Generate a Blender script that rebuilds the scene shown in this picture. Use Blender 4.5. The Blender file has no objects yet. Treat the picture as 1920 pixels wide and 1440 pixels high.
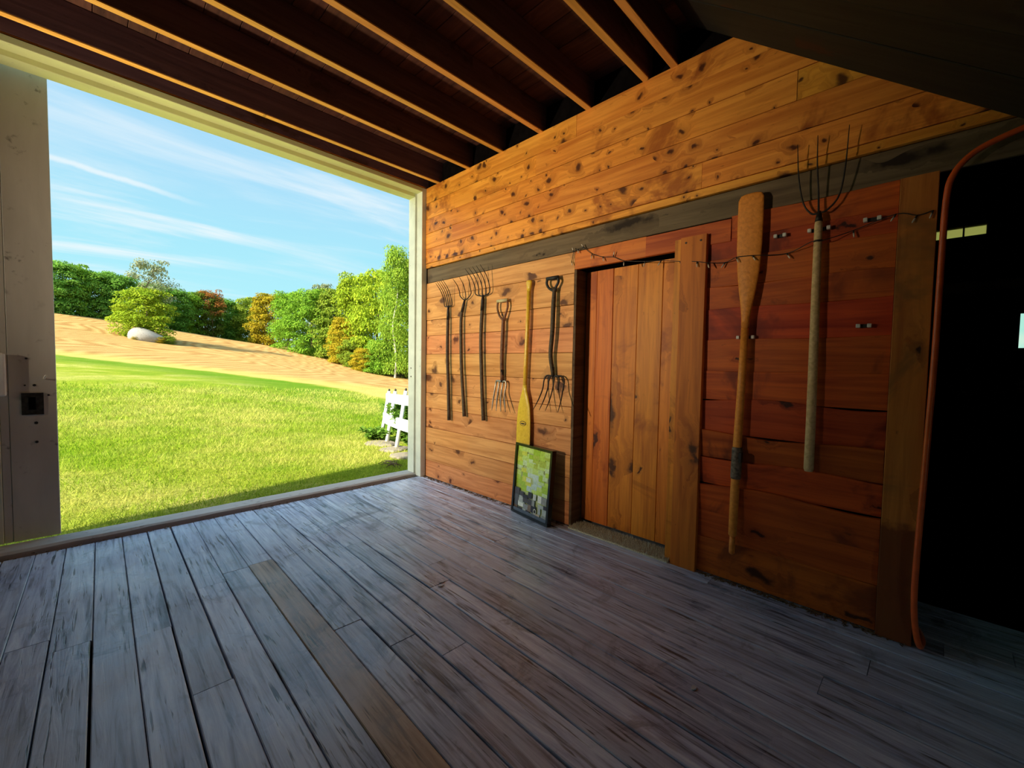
import bpy, math, random
import numpy as np
from mathutils import Vector, Matrix

random.seed(7)
rng = np.random.default_rng(11)
SC = bpy.context.scene
COL = SC.collection
PI = math.pi

# ------------------------------------------------------------------ camera
cam_data = bpy.data.cameras.new('camera')
cam = bpy.data.objects.new('camera', cam_data)
COL.objects.link(cam)
SC.camera = cam
cam_data.sensor_fit = 'HORIZONTAL'
cam_data.sensor_width = 36.0
cam_data.lens = 36.0 * 787.4 / 1920.0
cam_data.clip_start = 0.02
cam_data.clip_end = 2000
_r = Vector((0.70179934, -0.71217177, 0.01700181))
_u = Vector((0.02006769, 0.04362107, 0.99884658))
_f = Vector((0.71209197, 0.70064868, -0.04490488))
cam.matrix_world = Matrix(((_r.x, _u.x, -_f.x, -2.5286), (_r.y, _u.y, -_f.y, -3.8673), (_r.z, _u.z, -_f.z, 1.2), (0, 0, 0, 1)))

# ------------------------------------------------------------------ view
SC.view_settings.view_transform = 'Standard'
SC.view_settings.look = 'None'
SC.view_settings.gamma = 1.0
SC.view_settings.use_curve_mapping = False
SC.view_settings.exposure = 0.0

# ------------------------------------------------------------------ sun
SUN_TRAVEL = Vector((0.989, 0.148, -0.66)).normalized()
sd = bpy.data.lights.new('sun', 'SUN')
sd.energy = 11.0
sd.color = (1.0, 0.92, 0.74)
sd.angle = math.radians(0.6)
sun = bpy.data.objects.new('sun', sd)
COL.objects.link(sun)
sun.rotation_euler = SUN_TRAVEL.to_track_quat('-Z', 'Y').to_euler()
sun.location = (-30, -5, 25)

FILL_W = 760.0   # the added fill light at the left of the doorway (built further down)

# ------------------------------------------------------------------ node helper
class NT:
    def __init__(s, tree):
        s.t = tree
        tree.nodes.clear()
    def n(s, typ, **kw):
        nd = s.t.nodes.new(typ)
        for k, v in kw.items():
            if k.startswith('i_'):
                key = k[2:]
                nd.inputs[int(key) if key.isdigit() else key.replace('_', ' ')].default_value = v
            else:
                setattr(nd, k, v)
        return nd
    def l(s, a, b):
        s.t.links.new(a, b)
    def math(s, op, a, b=None, c=None, clamp=False):
        nd = s.t.nodes.new('ShaderNodeMath')
        nd.operation = op
        nd.use_clamp = clamp
        for i, v in enumerate((a, b, c)):
            if v is None:
                continue
            if isinstance(v, (int, float)):
                nd.inputs[i].default_value = v
            else:
                s.l(v, nd.inputs[i])
        return nd.outputs[0]
    def vmath(s, op, a, b=None):
        nd = s.t.nodes.new('ShaderNodeVectorMath')
        nd.operation = op
        for i, v in enumerate((a, b)):
            if v is None:
                continue
            if isinstance(v, (tuple, list)):
                nd.inputs[i].default_value = v
            else:
                s.l(v, nd.inputs[i])
        return nd
    def mix(s, fac, a, b, blend='MIX'):
        nd = s.t.nodes.new('ShaderNodeMix')
        nd.data_type = 'RGBA'
        nd.blend_type = blend
        for key, v in ((0, fac), (6, a), (7, b)):
            if isinstance(v, (int, float)):
                nd.inputs[key].default_value = v
            elif isinstance(v, (tuple, list)):
                nd.inputs[key].default_value = (*v[:3], 1)
            else:
                s.l(v, nd.inputs[key])
        return nd.outputs[2]
    def ramp(s, fac, stops, interp='LINEAR'):
        nd = s.t.nodes.new('ShaderNodeValToRGB')
        cr = nd.color_ramp
        cr.interpolation = interp
        while len(cr.elements) > 1:
            cr.elements.remove(cr.elements[-1])
        first = True
        for p, c in stops:
            if isinstance(c, (int, float)):
                c = (c, c, c)
            e = cr.elements[0] if first else cr.elements.new(p)
            e.position = p
            e.color = (*c[:3], 1)
            first = False
        s.l(fac, nd.inputs[0])
        return nd.outputs[0]
    def mapr(s, v, a, b, c=0.0, d=1.0):
        nd = s.t.nodes.new('ShaderNodeMapRange')
        nd.interpolation_type = 'SMOOTHSTEP'
        s.l(v, nd.inputs[0])
        for i, x in enumerate((a, b, c, d)):
            nd.inputs[i + 1].default_value = x
        return nd.outputs[0]
    def noise(s, vec, scale, detail=3, rough=0.55, dist=0.0):
        nd = s.n('ShaderNodeTexNoise')
        nd.inputs['Scale'].default_value = scale
        nd.inputs['Detail'].default_value = detail
        nd.inputs['Roughness'].default_value = rough
        nd.inputs['Distortion'].default_value = dist
        if vec is not None:
            s.l(vec, nd.inputs['Vector'])
        return nd.outputs[0]

# ------------------------------------------------------------------ world: blue late-summer sky, cirrus, one contrail
world = bpy.data.worlds.new('sky')
SC.world = world
world.use_nodes = True
w = NT(world.node_tree)
tc = w.n('ShaderNodeTexCoord')
D = w.vmath('NORMALIZE', tc.outputs['Generated']).outputs[0]
sep = w.n('ShaderNodeSeparateXYZ')
w.l(D, sep.inputs[0])
zz = w.math('MAXIMUM', sep.outputs[2], 0.0)
SKY_K = 1.0
base = w.ramp(zz, [(0.0, (0.66, 0.95, 0.99)), (0.10, (0.46, 0.90, 0.99)), (0.22, (0.41, 0.83, 0.98)), (0.34, (0.41, 0.75, 0.97)), (0.6, (0.32, 0.60, 0.92)), (1.0, (0.24, 0.50, 0.88))])
# cirrus: project direction on a high plane so the streaks recede
inv = w.math('DIVIDE', 1.0, w.math('ADD', zz, 0.10))
cmb = w.n('ShaderNodeCombineXYZ')
w.l(w.math('MULTIPLY', sep.outputs[0], inv), cmb.inputs[0])
w.l(w.math('MULTIPLY', sep.outputs[1], inv), cmb.inputs[1])
mp = w.n('ShaderNodeMapping')
mp.inputs['Rotation'].default_value = (0, 0, math.radians(-42))
mp.inputs['Scale'].default_value = (0.55, 2.0, 1.0)
mp.inputs['Location'].default_value = (0.35, 1.1, 0.0)
w.l(cmb.outputs[0], mp.inputs[0])
c1 = w.noise(mp.outputs[0], 1.1, 7, 0.6, 0.5)
cl = w.mapr(c1, 0.44, 0.74, 0.0, 0.85)
c2 = w.noise(cmb.outputs[0], 0.5, 3, 0.5)
cl = w.math('MULTIPLY', cl, w.mapr(c2, 0.32, 0.62))
sky = w.mix(cl, base, (0.93, 0.98, 1.0))
# contrail along a great circle
A = Vector((-0.0304, 0.9532, 0.3009)).normalized()
B = Vector((0.1948, 0.9415, 0.2748)).normalized()
N = A.cross(B).normalized()
wob = w.noise(D, 26.0, 4, 0.6)
dist = w.math('ABSOLUTE', w.math('ADD', w.vmath('DOT_PRODUCT', D, tuple(N)).outputs['Value'], w.math('MULTIPLY', w.math('SUBTRACT', wob, 0.5), 0.008)))
T = N.cross(A).normalized()
along = w.vmath('DOT_PRODUCT', D, tuple(T)).outputs['Value']
fade = w.math('MULTIPLY', w.mapr(along, 0.21, 0.08), w.mapr(along, -0.35, -0.1))
trail = w.math('MULTIPLY', w.math('MULTIPLY', w.mapr(dist, 0.0065, 0.001), fade), 0.6)
sky = w.mix(trail, sky, (0.95, 0.99, 1.0))
# haze glow of the air around the sun
sdot = w.vmath('DOT_PRODUCT', D, tuple(-SUN_TRAVEL)).outputs['Value']
aur = w.math('POWER', w.math('MAXIMUM', sdot, 0.0), 5.0)
sky = w.mix(aur, sky, (1.0, 0.95, 0.82))
glow = w.math('ADD', 1.0, w.math('MULTIPLY', aur, 5.0))
bg = w.n('ShaderNodeBackground')
w.l(sky, bg.inputs[0])
w.l(w.math('MULTIPLY', glow, SKY_K), bg.inputs[1])
wo = w.n('ShaderNodeOutputWorld')
w.l(bg.outputs[0], wo.inputs[0])

# ------------------------------------------------------------------ materials
def new_mat(name):
    m = bpy.data.materials.new(name)
    m.use_nodes = True
    t = NT(m.node_tree)
    b = t.n('ShaderNodeBsdfPrincipled')
    o = t.n('ShaderNodeOutputMaterial')
    t.l(b.outputs[0], o.inputs[0])
    return m, t, b

def plain(name, col, rough=0.6, metal=0.0, var=0.15, scale=30.0, spec=0.5):
    m, t, b = new_mat(name)
    tc = t.n('ShaderNodeTexCoord')
    n = t.noise(tc.outputs['Object'], scale, 4)
    dark = tuple(c * (1 - var * 1.6) for c in col)
    lite = tuple(min(1, c * (1 + var)) for c in col)
    t.l(t.ramp(n, [(0.3, dark), (0.7, lite)]), b.inputs['Base Color'])
    b.inputs['Roughness'].default_value = rough
    b.inputs['Metallic'].default_value = metal
    b.inputs['Specular IOR Level'].default_value = spec
    return m

def wood(name, light, dark, knot=(0.05, 0.015, 0.005), knots=0.5, kscale=(3.0, 7.0), grain=1.0, rough=0.55,
         spec=0.3, blotch=None, blotch_amt=0.0, bump=0.25, tint=0.25, sawmarks=0.0, vorigin=0.62):
    """wood for a piece whose grain runs along its local X"""
    m, t, b = new_mat(name)
    tc = t.n('ShaderNodeTexCoord')
    oi = t.n('ShaderNodeObjectInfo')
    off = t.n('ShaderNodeCombineXYZ')
    t.l(t.math('MULTIPLY', oi.outputs['Random'], 91.0), off.inputs[0])
    t.l(t.math('MULTIPLY', oi.outputs['Random'], 37.0), off.inputs[1])
    t.l(t.math('MULTIPLY', oi.outputs['Random'], 13.0), off.inputs[2])
    P = t.vmath('ADD', tc.outputs['Object'], off.outputs[0]).outputs[0]
    # knots
    kv = t.vmath('MULTIPLY', P, (kscale[0], kscale[1], 0.0)).outputs[0]
    wobv = t.n('ShaderNodeTexNoise', i_Scale=11.0, i_Detail=4.0)
    t.l(P, wobv.inputs['Vector'])
    kv = t.vmath('ADD', kv, t.vmath('MULTIPLY', t.vmath('SUBTRACT', wobv.outputs['Color'], (0.5, 0.5, 0.5)).outputs[0], (0.75, 0.75, 0.0)).outputs[0]).outputs[0]
    vo = t.n('ShaderNodeTexVoronoi', voronoi_dimensions='2D', i_Scale=1.0, i_Randomness=0.9)
    t.l(kv, vo.inputs['Vector'])
    dist = vo.outputs['Distance']
    cs = t.n('ShaderNodeSeparateXYZ')
    t.l(vo.outputs['Color'], cs.inputs[0])
    gate = t.math('LESS_THAN', cs.outputs[0], t.math('MULTIPLY', knots, t.mapr(t.noise(P, 1.3, 2), 0.38, 0.60, 0.35, 1.35)))
    size = t.math('ADD', 0.055, t.math('MULTIPLY', t.math('POWER', cs.outputs[1], 2.0), 0.22))
    rel = t.math('DIVIDE', dist, size)
    kcore = t.math('MULTIPLY', t.mapr(rel, 1.25, 0.45), gate)
    khalo = t.math('MULTIPLY', t.mapr(rel, 4.0, 0.6), gate)
    # grain flowing round the knots
    gw = t.vmath('MULTIPLY', P, (1.6 * grain, 26.0 * grain, 26.0 * grain)).outputs[0]
    gadd = t.n('ShaderNodeCombineXYZ')
    t.l(t.math('MULTIPLY', khalo, 2.2), gadd.inputs[1])
    gw = t.vmath('ADD', gw, gadd.outputs[0]).outputs[0]
    g = t.noise(gw, 1.0, 5, 0.6, 0.6)
    g2 = t.noise(P, 2.2, 3, 0.5)
    col = t.ramp(g, [(0.28, dark), (0.62, light)])
    col = t.mix(t.math('MULTIPLY', t.mapr(g2, 0.35, 0.7), 0.5), col, t.mix(1.0, col, (1.0, 0.86, 0.72), 'MULTIPLY'))
    if blotch:
        b1 = t.noise(P, 1.7, 5, 0.65, 0.8)
        col = t.mix(t.mapr(b1, vorigin, vorigin + 0.12, 0.0, blotch_amt), col, blotch)
    col = t.mix(t.math('MULTIPLY', khalo, 0.45), col, tuple(0.5 * a + 0.5 * c for a, c in zip(dark, knot)))
    col = t.mix(t.math('MULTIPLY', kcore, 0.92), col, knot)
    fk = t.noise(t.vmath('MULTIPLY', P, (16.0, 40.0, 0.0)).outputs[0], 1.0, 3, 0.6)
    col = t.mix(t.mapr(fk, 0.66, 0.76, 0.0, 0.6), col, tuple(0.35 * x for x in dark))
    # each piece its own tone
    hs = t.n('ShaderNodeHueSaturation')
    t.l(col, hs.inputs['Color'])
    t.l(t.math('ADD', 1.0 - tint, t.math('MULTIPLY', oi.outputs['Random'], 2 * tint)), hs.inputs['Value'])
    rr = t.math('FRACT', t.math('MULTIPLY', oi.outputs['Random'], 17.3))
    t.l(t.math('ADD', 0.49, t.math('MULTIPLY', rr, 0.02)), hs.inputs['Hue'])
    t.l(hs.outputs[0], b.inputs['Base Color'])
    b.inputs['Roughness'].default_value = rough
    b.inputs['Specular IOR Level'].default_value = spec
    bp = t.n('ShaderNodeBump', i_Strength=bump, i_Distance=0.004)
    t.l(t.math('SUBTRACT', g, t.math('MULTIPLY', kcore, 0.4)), bp.inputs['Height'])
    t.l(bp.outputs[0], b.inputs['Normal'])
    return m

M = {}
M['pine_upper'] = wood('pine_upper', (0.90, 0.38, 0.055), (0.56, 0.18, 0.02), knot=(0.055, 0.012, 0.004), knots=0.72, kscale=(8.0, 9.5), blotch=(0.36, 0.095, 0.012), blotch_amt=0.85, vorigin=0.54, tint=0.10, rough=0.45)
M['pine_lower'] = wood('pine_lower', (0.80, 0.37, 0.13), (0.50, 0.18, 0.05), knot=(0.09, 0.022, 0.008), knots=0.42, kscale=(4.6, 6.5), blotch=(0.34, 0.13, 0.05), blotch_amt=0.6, tint=0.10)
M['pine_red'] = wood('pine_red', (0.64, 0.115, 0.016), (0.35, 0.045, 0.007), knot=(0.03, 0.006, 0.003), knots=0.3, kscale=(2.6, 7.0), blotch=(0.16, 0.022, 0.007), blotch_amt=0.8, tint=0.15, vorigin=0.55)
M['door_wood'] = wood('door_wood', (0.80, 0.27, 0.03), (0.48, 0.12, 0.013), knot=(0.045, 0.01, 0.004), knots=0.3, kscale=(2.2, 6.0), blotch=(0.34, 0.075, 0.009), blotch_amt=0.8, tint=0.08, rough=0.5, vorigin=0.54)
M['trim_wood'] = wood('trim_wood', (0.68, 0.175, 0.026), (0.40, 0.08, 0.012), knot=(0.04, 0.01, 0.005), knots=0.25, kscale=(2.4, 6.0), blotch=(0.22, 0.05, 0.01), blotch_amt=0.7, tint=0.08)
M['post_wood'] = wood('post_wood', (0.66, 0.235, 0.045), (0.44, 0.13, 0.024), knot=(0.03, 0.012, 0.006), knots=0.35, kscale=(3.0, 9.0), blotch=(0.25, 0.11, 0.03), blotch_amt=0.8, tint=0.05, vorigin=0.5)
def foot_stain(mat, top=0.52):
    t_ = NT.__new__(NT); t_.t = mat.node_tree
    b_ = [n for n in t_.t.nodes if n.type == 'BSDF_PRINCIPLED'][0]
    src = b_.inputs['Base Color'].links[0].from_socket
    tc_ = t_.n('ShaderNodeTexCoord')
    sx = t_.n('ShaderNodeSeparateXYZ'); t_.l(tc_.outputs['Object'], sx.inputs[0])
    nz_ = t_.noise(tc_.outputs['Object'], 14.0, 4, 0.6)
    hgt = t_.math('ADD', sx.outputs[0], t_.math('MULTIPLY', t_.math('SUBTRACT', nz_, 0.5), 0.12))
    t_.l(t_.mix(t_.mapr(hgt, top + 0.02, top - 0.02, 0.0, 0.85), src, (0.16, 0.035, 0.010)), b_.inputs['Base Color'])
foot_stain(M['post_wood'])
M['beam_grey'] = wood('beam_grey', (0.20, 0.15, 0.085), (0.11, 0.08, 0.045), knot=(0.02, 0.012, 0.008), knots=0.2, kscale=(1.5, 8.0), tint=0.05, rough=0.8, blotch=(0.05, 0.035, 0.025), blotch_amt=0.7)
M['joist'] = wood('joist', (0.125, 0.058, 0.062), (0.06, 0.026, 0.032), knot=(0.05, 0.02, 0.01), knots=0.25, kscale=(1.5, 6.0), tint=0.12, rough=0.7, blotch=(0.16, 0.07, 0.05), blotch_amt=0.7)  # dark tone stands in for the shade on the joist sides
M['edge_strip'] = wood('edge_strip', (0.90, 0.46, 0.11), (0.62, 0.28, 0.05), knots=0.2, kscale=(2.0, 8.0), tint=0.12, rough=0.6)  # bounce light on the joist undersides, put into a strip colour
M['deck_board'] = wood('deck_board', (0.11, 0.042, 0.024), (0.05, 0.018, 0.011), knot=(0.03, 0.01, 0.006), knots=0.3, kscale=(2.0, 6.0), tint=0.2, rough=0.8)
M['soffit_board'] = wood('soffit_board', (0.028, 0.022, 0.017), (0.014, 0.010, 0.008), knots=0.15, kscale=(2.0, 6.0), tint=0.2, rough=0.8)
M['old_board'] = wood('old_board', (0.16, 0.10, 0.055), (0.07, 0.04, 0.022), knots=0.2, kscale=(2.0, 6.0), tint=0.25, rough=0.85)
M['handle_wood'] = wood('handle_wood', (0.105, 0.07, 0.042), (0.04, 0.026, 0.016), knots=0.0, tint=0.2, rough=0.6, grain=2.0)
M['handle_brown'] = wood('handle_brown', (0.24, 0.11, 0.05), (0.10, 0.04, 0.02), knots=0.0, tint=0.1, rough=0.5, grain=2.0)
M['pole_wood'] = wood('pole_wood', (0.80, 0.60, 0.30), (0.55, 0.38, 0.17), knots=0.06, tint=0.0, rough=0.6, grain=2.0)
M['paddle_wood'] = wood('paddle_wood', (0.88, 0.60, 0.055), (0.70, 0.43, 0.03), knots=0.0, tint=0.0, rough=0.3, spec=0.5, grain=2.0)
M['oar_wood'] = wood('oar_wood', (0.92, 0.36, 0.06), (0.68, 0.24, 0.035), knots=0.0, tint=0.0, rough=0.45, grain=2.0)
M['iron'] = plain('iron', (0.05, 0.04, 0.035), 0.55, 0.7, 0.4, 40)
M['steel'] = plain('steel', (0.45, 0.40, 0.33), 0.4, 0.8, 0.2, 40)
M['grip_pale'] = plain('grip_pale', (0.62, 0.52, 0.26), 0.5, 0.0, 0.2, 60)
M['black_gloss'] = plain('black_gloss', (0.006, 0.006, 0.007), 0.18, 0.0, 0.1, 20)
M['black_matte'] = plain('black_matte', (0.010, 0.010, 0.010), 0.6, 0.0, 0.1, 20)
M['leather'] = plain('leather', (0.16, 0.12, 0.09), 0.6, 0.0, 0.5, 60)
M['hose'] = plain('hose', (0.80, 0.12, 0.02), 0.35, 0.0, 0.1, 20)
M['white_plastic'] = plain('white_plastic', (0.78, 0.75, 0.68), 0.4, 0.0, 0.1, 60)
M['white_paint'] = plain('white_paint', (0.85, 0.86, 0.86), 0.5, 0.0, 0.06, 12)
M['wire_dark'] = plain('wire_dark', (0.02, 0.018, 0.015), 0.5)
M['bulb_glass'] = plain('bulb_glass', (0.72, 0.62, 0.48), 0.15, 0.0, 0.1)
M['mat_pile'] = plain('mat_pile', (0.72, 0.66, 0.48), 0.95, 0.0, 0.35, 160, 0.1)
M['straw'] = plain('straw', (0.22, 0.14, 0.07), 0.9, 0.0, 0.4, 60, 0.1)
M['chip'] = plain('chip', (0.62, 0.62, 0.62), 0.7, 0.0, 0.1, 30)
M['dark_gap'] = plain('dark_gap', (0.005, 0.004, 0.004), 1.0, 0.0, 0.2, 20, 0.0)
M['bark'] = plain('bark', (0.16, 0.11, 0.07), 0.9, 0.0, 0.35, 6, 0.1)
M['bark_pale'] = plain('bark_pale', (0.62, 0.58, 0.48), 0.9, 0.0, 0.25, 5, 0.1)
M['exterior'] = plain('exterior', (0.55, 0.55, 0.52), 0.8, 0.0, 0.1, 3, 0.1)
M['roof'] = plain('roof', (0.16, 0.16, 0.17), 0.8, 0.0, 0.2, 4, 0.1)

def painted(name, col, dirt, scale=18.0, amount=(0.60, 0.72), rough=0.6):
    m, t, b = new_mat(name)
    tc = t.n('ShaderNodeTexCoord')
    P = tc.outputs['Object']
    s1 = t.vmath('MULTIPLY', P, (0.35, 1.6, 1.6)).outputs[0]
    n1 = t.noise(s1, 4.0, 5, 0.6, 0.4)
    n2 = t.noise(P, scale, 4, 0.6)
    n3 = t.noise(P, 3.0, 3)
    c = t.ramp(n1, [(0.3, tuple(x * 0.82 for x in col)), (0.7, col)])
    c = t.mix(t.math('MULTIPLY', t.mapr(n2, *amount), t.mapr(n3, 0.42, 0.62)), c, dirt)
    t.l(c, b.inputs['Base Color'])
    b.inputs['Roughness'].default_value = rough
    bp = t.n('ShaderNodeBump', i_Strength=0.12, i_Distance=0.003)
    t.l(n1, bp.inputs['Height'])
    t.l(bp.outputs[0], b.inputs['Normal'])
    return m
M['header_paint'] = painted('header_paint', (0.80, 0.82, 0.40), (0.10, 0.09, 0.07), 30, (0.66, 0.74))  # trim paint yellowed to carry light bounced off the grass
M['trim_paint'] = painted('trim_paint', (0.78, 0.81, 0.68), (0.10, 0.09, 0.07), 30, (0.66, 0.74))
M['trim_back'] = painted('trim_back', (0.36, 0.33, 0.24), (0.08, 0.07, 0.05), 20)
M['door_paint'] = painted('door_paint', (0.64, 0.62, 0.56), (0.09, 0.075, 0.06), 14, (0.60, 0.74), 0.6)
M['sill_concrete'] = painted('sill_concrete', (0.56, 0.54, 0.49), (0.22, 0.20, 0.17), 25, (0.55, 0.75), 0.85)

def floor_mat(name, light, mid, dark, worn, tint=0.14):
    """grey, foot-worn floorboard, grain along local X"""
    m, t, b = new_mat(name)
    tc = t.n('ShaderNodeTexCoord')
    oi = t.n('ShaderNodeObjectInfo')
    geo = t.n('ShaderNodeNewGeometry')
    off = t.n('ShaderNodeCombineXYZ')
    t.l(t.math('MULTIPLY', oi.outputs['Random'], 71.0), off.inputs[0])
    t.l(t.math('MULTIPLY', oi.outputs['Random'], 29.0), off.inputs[1])
    P = t.vmath('ADD', tc.outputs['Object'], off.outputs[0]).outputs[0]
    W = geo.outputs['Position']
    g = t.noise(t.vmath('MULTIPLY', P, (2.2, 34.0, 10.0)).outputs[0], 1.0, 6, 0.65, 0.9)
    big = t.noise(W, 1.3, 4, 0.6, 0.4)
    med = t.noise(t.vmath('MULTIPLY', P, (3.5, 10.0, 10.0)).outputs[0], 1.6, 4, 0.6)
    col = t.ramp(g, [(0.34, dark), (0.47, mid), (0.66, light)])
    stn = t.noise(W, 3.1, 5, 0.7, 1.2)
    col = t.mix(t.mapr(stn, 0.55, 0.68, 0, 0.6), col, dark)
    col = t.mix(t.mapr(med, 0.52, 0.72, 0, 0.55), col, worn)
    col = t.mix(t.mapr(big, 0.40, 0.68, 0.0, 0.45), col, light)
    # scratches and splits along the grain
    sp = t.noise(t.vmath('MULTIPLY', P, (4.5, 75.0, 10.0)).outputs[0], 1.0, 3, 0.5, 0.3)
    spm = t.math('MULTIPLY', t.mapr(sp, 0.60, 0.67), t.mapr(t.noise(P, 3.0, 2), 0.44, 0.58))
    col = t.mix(t.math('MULTIPLY', spm, 0.85), col, (0.03, 0.028, 0.026))
    # flecks of old paint and dropped whitewash
    vo = t.n('ShaderNodeTexVoronoi', i_Scale=24.0)
    t.l(W, vo.inputs['Vector'])
    fl = t.math('MULTIPLY', t.mapr(vo.outputs['Distance'], 0.13, 0.07), t.mapr(t.noise(W, 2.0, 2), 0.5, 0.62))
    col = t.mix(t.math('MULTIPLY', fl, 0.55), col, (0.62, 0.62, 0.62))
    hs = t.n('ShaderNodeHueSaturation')
    t.l(col, hs.inputs['Color'])
    t.l(t.math('ADD', 1.0 - tint, t.math('MULTIPLY', oi.outputs['Random'], 2 * tint)), hs.inputs['Value'])
    t.l(hs.outputs[0], b.inputs['Base Color'])
    t.l(t.mapr(t.noise(W, 2.4, 4, 0.6), 0.3, 0.75, 0.24, 0.55), b.inputs['Roughness'])
    b.inputs['Specular IOR Level'].default_value = 0.6
    bp = t.n('ShaderNodeBump', i_Strength=0.30, i_Distance=0.004)
    t.l(t.math('SUBTRACT', g, spm), bp.inputs['Height'])
    t.l(bp.outputs[0], b.inputs['Normal'])
    return m
M['floorboard'] = floor_mat('floorboard', (0.74, 0.83, 0.96), (0.42, 0.49, 0.66), (0.075, 0.085, 0.125), (0.36, 0.35, 0.40))
M['floorboard_brown'] = floor_mat('floorboard_brown', (0.58, 0.44, 0.30), (0.38, 0.26, 0.16), (0.11, 0.075, 0.05), (0.42, 0.28, 0.16), 0.04)

# ------------------------------------------------------------------ mesh helpers
def put(o, parent=None):
    COL.objects.link(o)
    if parent is not None:
        o.parent = parent
    return o

def tag(o, label=None, cat=None, group=None, kind=None):
    if label: o['label'] = label
    if cat: o['category'] = cat
    if group: o['group'] = group
    if kind: o['kind'] = kind
    return o

def mobj(name, V, F, mat, parent=None, loc=(0, 0, 0), rot=None, smooth=False):
    me = bpy.data.meshes.new(name)
    me.from_pydata([tuple(v) for v in V], [], F)
    me.update()
    if smooth:
        for p in me.polygons:
            p.use_smooth = True
    if mat is not None:
        me.materials.append(M[mat] if isinstance(mat, str) else mat)
    o = bpy.data.objects.new(name, me)
    o.location = loc
    if rot is not None:
        o.rotation_euler = rot
    return put(o, parent)

def empty(name, loc=(0, 0, 0)):
    o = bpy.data.objects.new(name, None)
    o.empty_display_size = 0.1
    o.location = loc
    return put(o)

class MB:
    def __init__(s):
        s.V = []
        s.F = []
    def add(s, V, F):
        k = len(s.V)
        s.V += [tuple(v) for v in V]
        s.F += [tuple(i + k for i in f) for f in F]
        return s
    def box(s, a, b):
        x0, y0, z0 = [min(p, q) for p, q in zip(a, b)]
        x1, y1, z1 = [max(p, q) for p, q in zip(a, b)]
        return s.add([(x0, y0, z0), (x1, y0, z0), (x1, y1, z0), (x0, y1, z0), (x0, y0, z1), (x1, y0, z1), (x1, y1, z1), (x0, y1, z1)],
                     [(0, 3, 2, 1), (4, 5, 6, 7), (0, 1, 5, 4), (1, 2, 6, 5), (2, 3, 7, 6), (3, 0, 4, 7)])
    def build(s, name, mat, parent=None, loc=(0, 0, 0), rot=None, smooth=False):
        return mobj(name, s.V, s.F, mat, parent, loc, rot, smooth)

def smooth_path(pts, n=6):
    P = [Vector(p) for p in pts]
    if len(P) < 3:
        return P
    out = []
    for i in range(len(P) - 1):
        p0 = P[i - 1] if i else P[0] * 2 - P[1]
        p1, p2 = P[i], P[i + 1]
        p3 = P[i + 2] if i + 2 < len(P) else P[-1] * 2 - P[-2]
        for k in range(n):
            t = k / n
            out.append(0.5 * ((2 * p1) + (p2 - p0) * t + (2 * p0 - 5 * p1 + 4 * p2 - p3) * t * t + (3 * p1 - p0 - 3 * p2 + p3) * t ** 3))
    out.append(P[-1])
    return out

def tube(mb, pts, r, seg=8, smooth=0, squash=None):
    """tube through pts, r a number or a list of radii; squash=(a,b) scales the two cross axes"""
    if smooth:
        n0 = len(pts)
        P = smooth_path(pts, smooth)
        if isinstance(r, (list, tuple)):
            rr = np.interp(np.linspace(0, n0 - 1, len(P)), range(n0), r)
        else:
            rr = [r] * len(P)
    else:
        P = [Vector(p) for p in pts]
        rr = list(r) if isinstance(r, (list, tuple)) else [r] * len(P)
    V, F = [], []
    up = None
    for i, p in enumerate(P):
        t = (P[min(i + 1, len(P) - 1)] - P[max(i - 1, 0)]).normalized()
        if up is None:
            up = Vector((1, 0, 0)) if abs(t.x) < 0.9 else Vector((0, 1, 0))
        up = (up - t * up.dot(t)).normalized()
        side = t.cross(up)
        for k in range(seg):
            a = 2 * PI * k / seg
            ca, sa = math.cos(a) * rr[i], math.sin(a) * rr[i]
            if squash:
                ca *= squash[0]
                sa *= squash[1]
            V.append(p + up * ca + side * sa)
    n = len(P)
    for i in range(n - 1):
        for k in range(seg):
            a, b2 = i * seg + k, i * seg + (k + 1) % seg
            F.append((a, b2, b2 + seg, a + seg))
    F.append(tuple(reversed(range(seg))))
    F.append(tuple(range((n - 1) * seg, n * seg)))
    return mb.add(V, F)

def plank_mesh(L, W, T, ch=0.003, wav0=None, wav1=None, n=1):
    """plank: X along (0..L), Y width (0..W), Z thickness (0..T), top at Z=T with eased edges"""
    V, F = [], []
    for i in range(n + 1):
        x = L * i / n
        a = wav0[i] if wav0 is not None else 0.0
        b = W + (wav1[i] if wav1 is not None else 0.0)
        V += [(x, a, 0), (x, b, 0), (x, b, T - ch), (x, b - ch, T), (x, a + ch, T), (x, a, T - ch)]
    for i in range(n):
        o = i * 6
        for k in range(6):
            F.append((o + k, o + (k + 1) % 6, o + 6 + (k + 1) % 6, o + 6 + k))
    F.append((5, 4, 3, 2, 1, 0))
    o = n * 6
    F.append((o, o + 1, o + 2, o + 3, o + 4, o + 5))
    F = [tuple(reversed(f)) for f in F]
    return V, F

# orientation: wall planks (grain along -Y, width up +Z, face towards -X)
R_WALL = Matrix(((0, 0, -1), (-1, 0, 0), (0, 1, 0))).to_euler()
# upright boards on the right wall (grain up +Z, width along +Y, face towards -X)
R_UP = Matrix(((0, 0, -1), (0, 1, 0), (1, 0, 0))).to_euler()
# floor (grain along -Y, width +X, face up)
R_FLOOR = Matrix(((0, 1, 0), (-1, 0, 0), (0, 0, 1))).to_euler()

def wplank(y0, y1, z0, z1, xf, mat, parent, T=0.02, gap=0.0015, name='plank', tilt=0.0, wav0=None, wav1=None, n=1):
    L = y0 - y1
    V, F = plank_mesh(L - 0.0016, z1 - z0 - 2 * gap, T, 0.002, wav0, wav1, n)
    o = mobj(name, V, F, mat, parent, (xf + T, y0 - 0.0008, z0 + gap), R_WALL)
    if tilt:
        o.rotation_euler = (R_WALL.to_matrix() @ Matrix.Rotation(tilt, 3, 'X')).to_euler()
    return o

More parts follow.
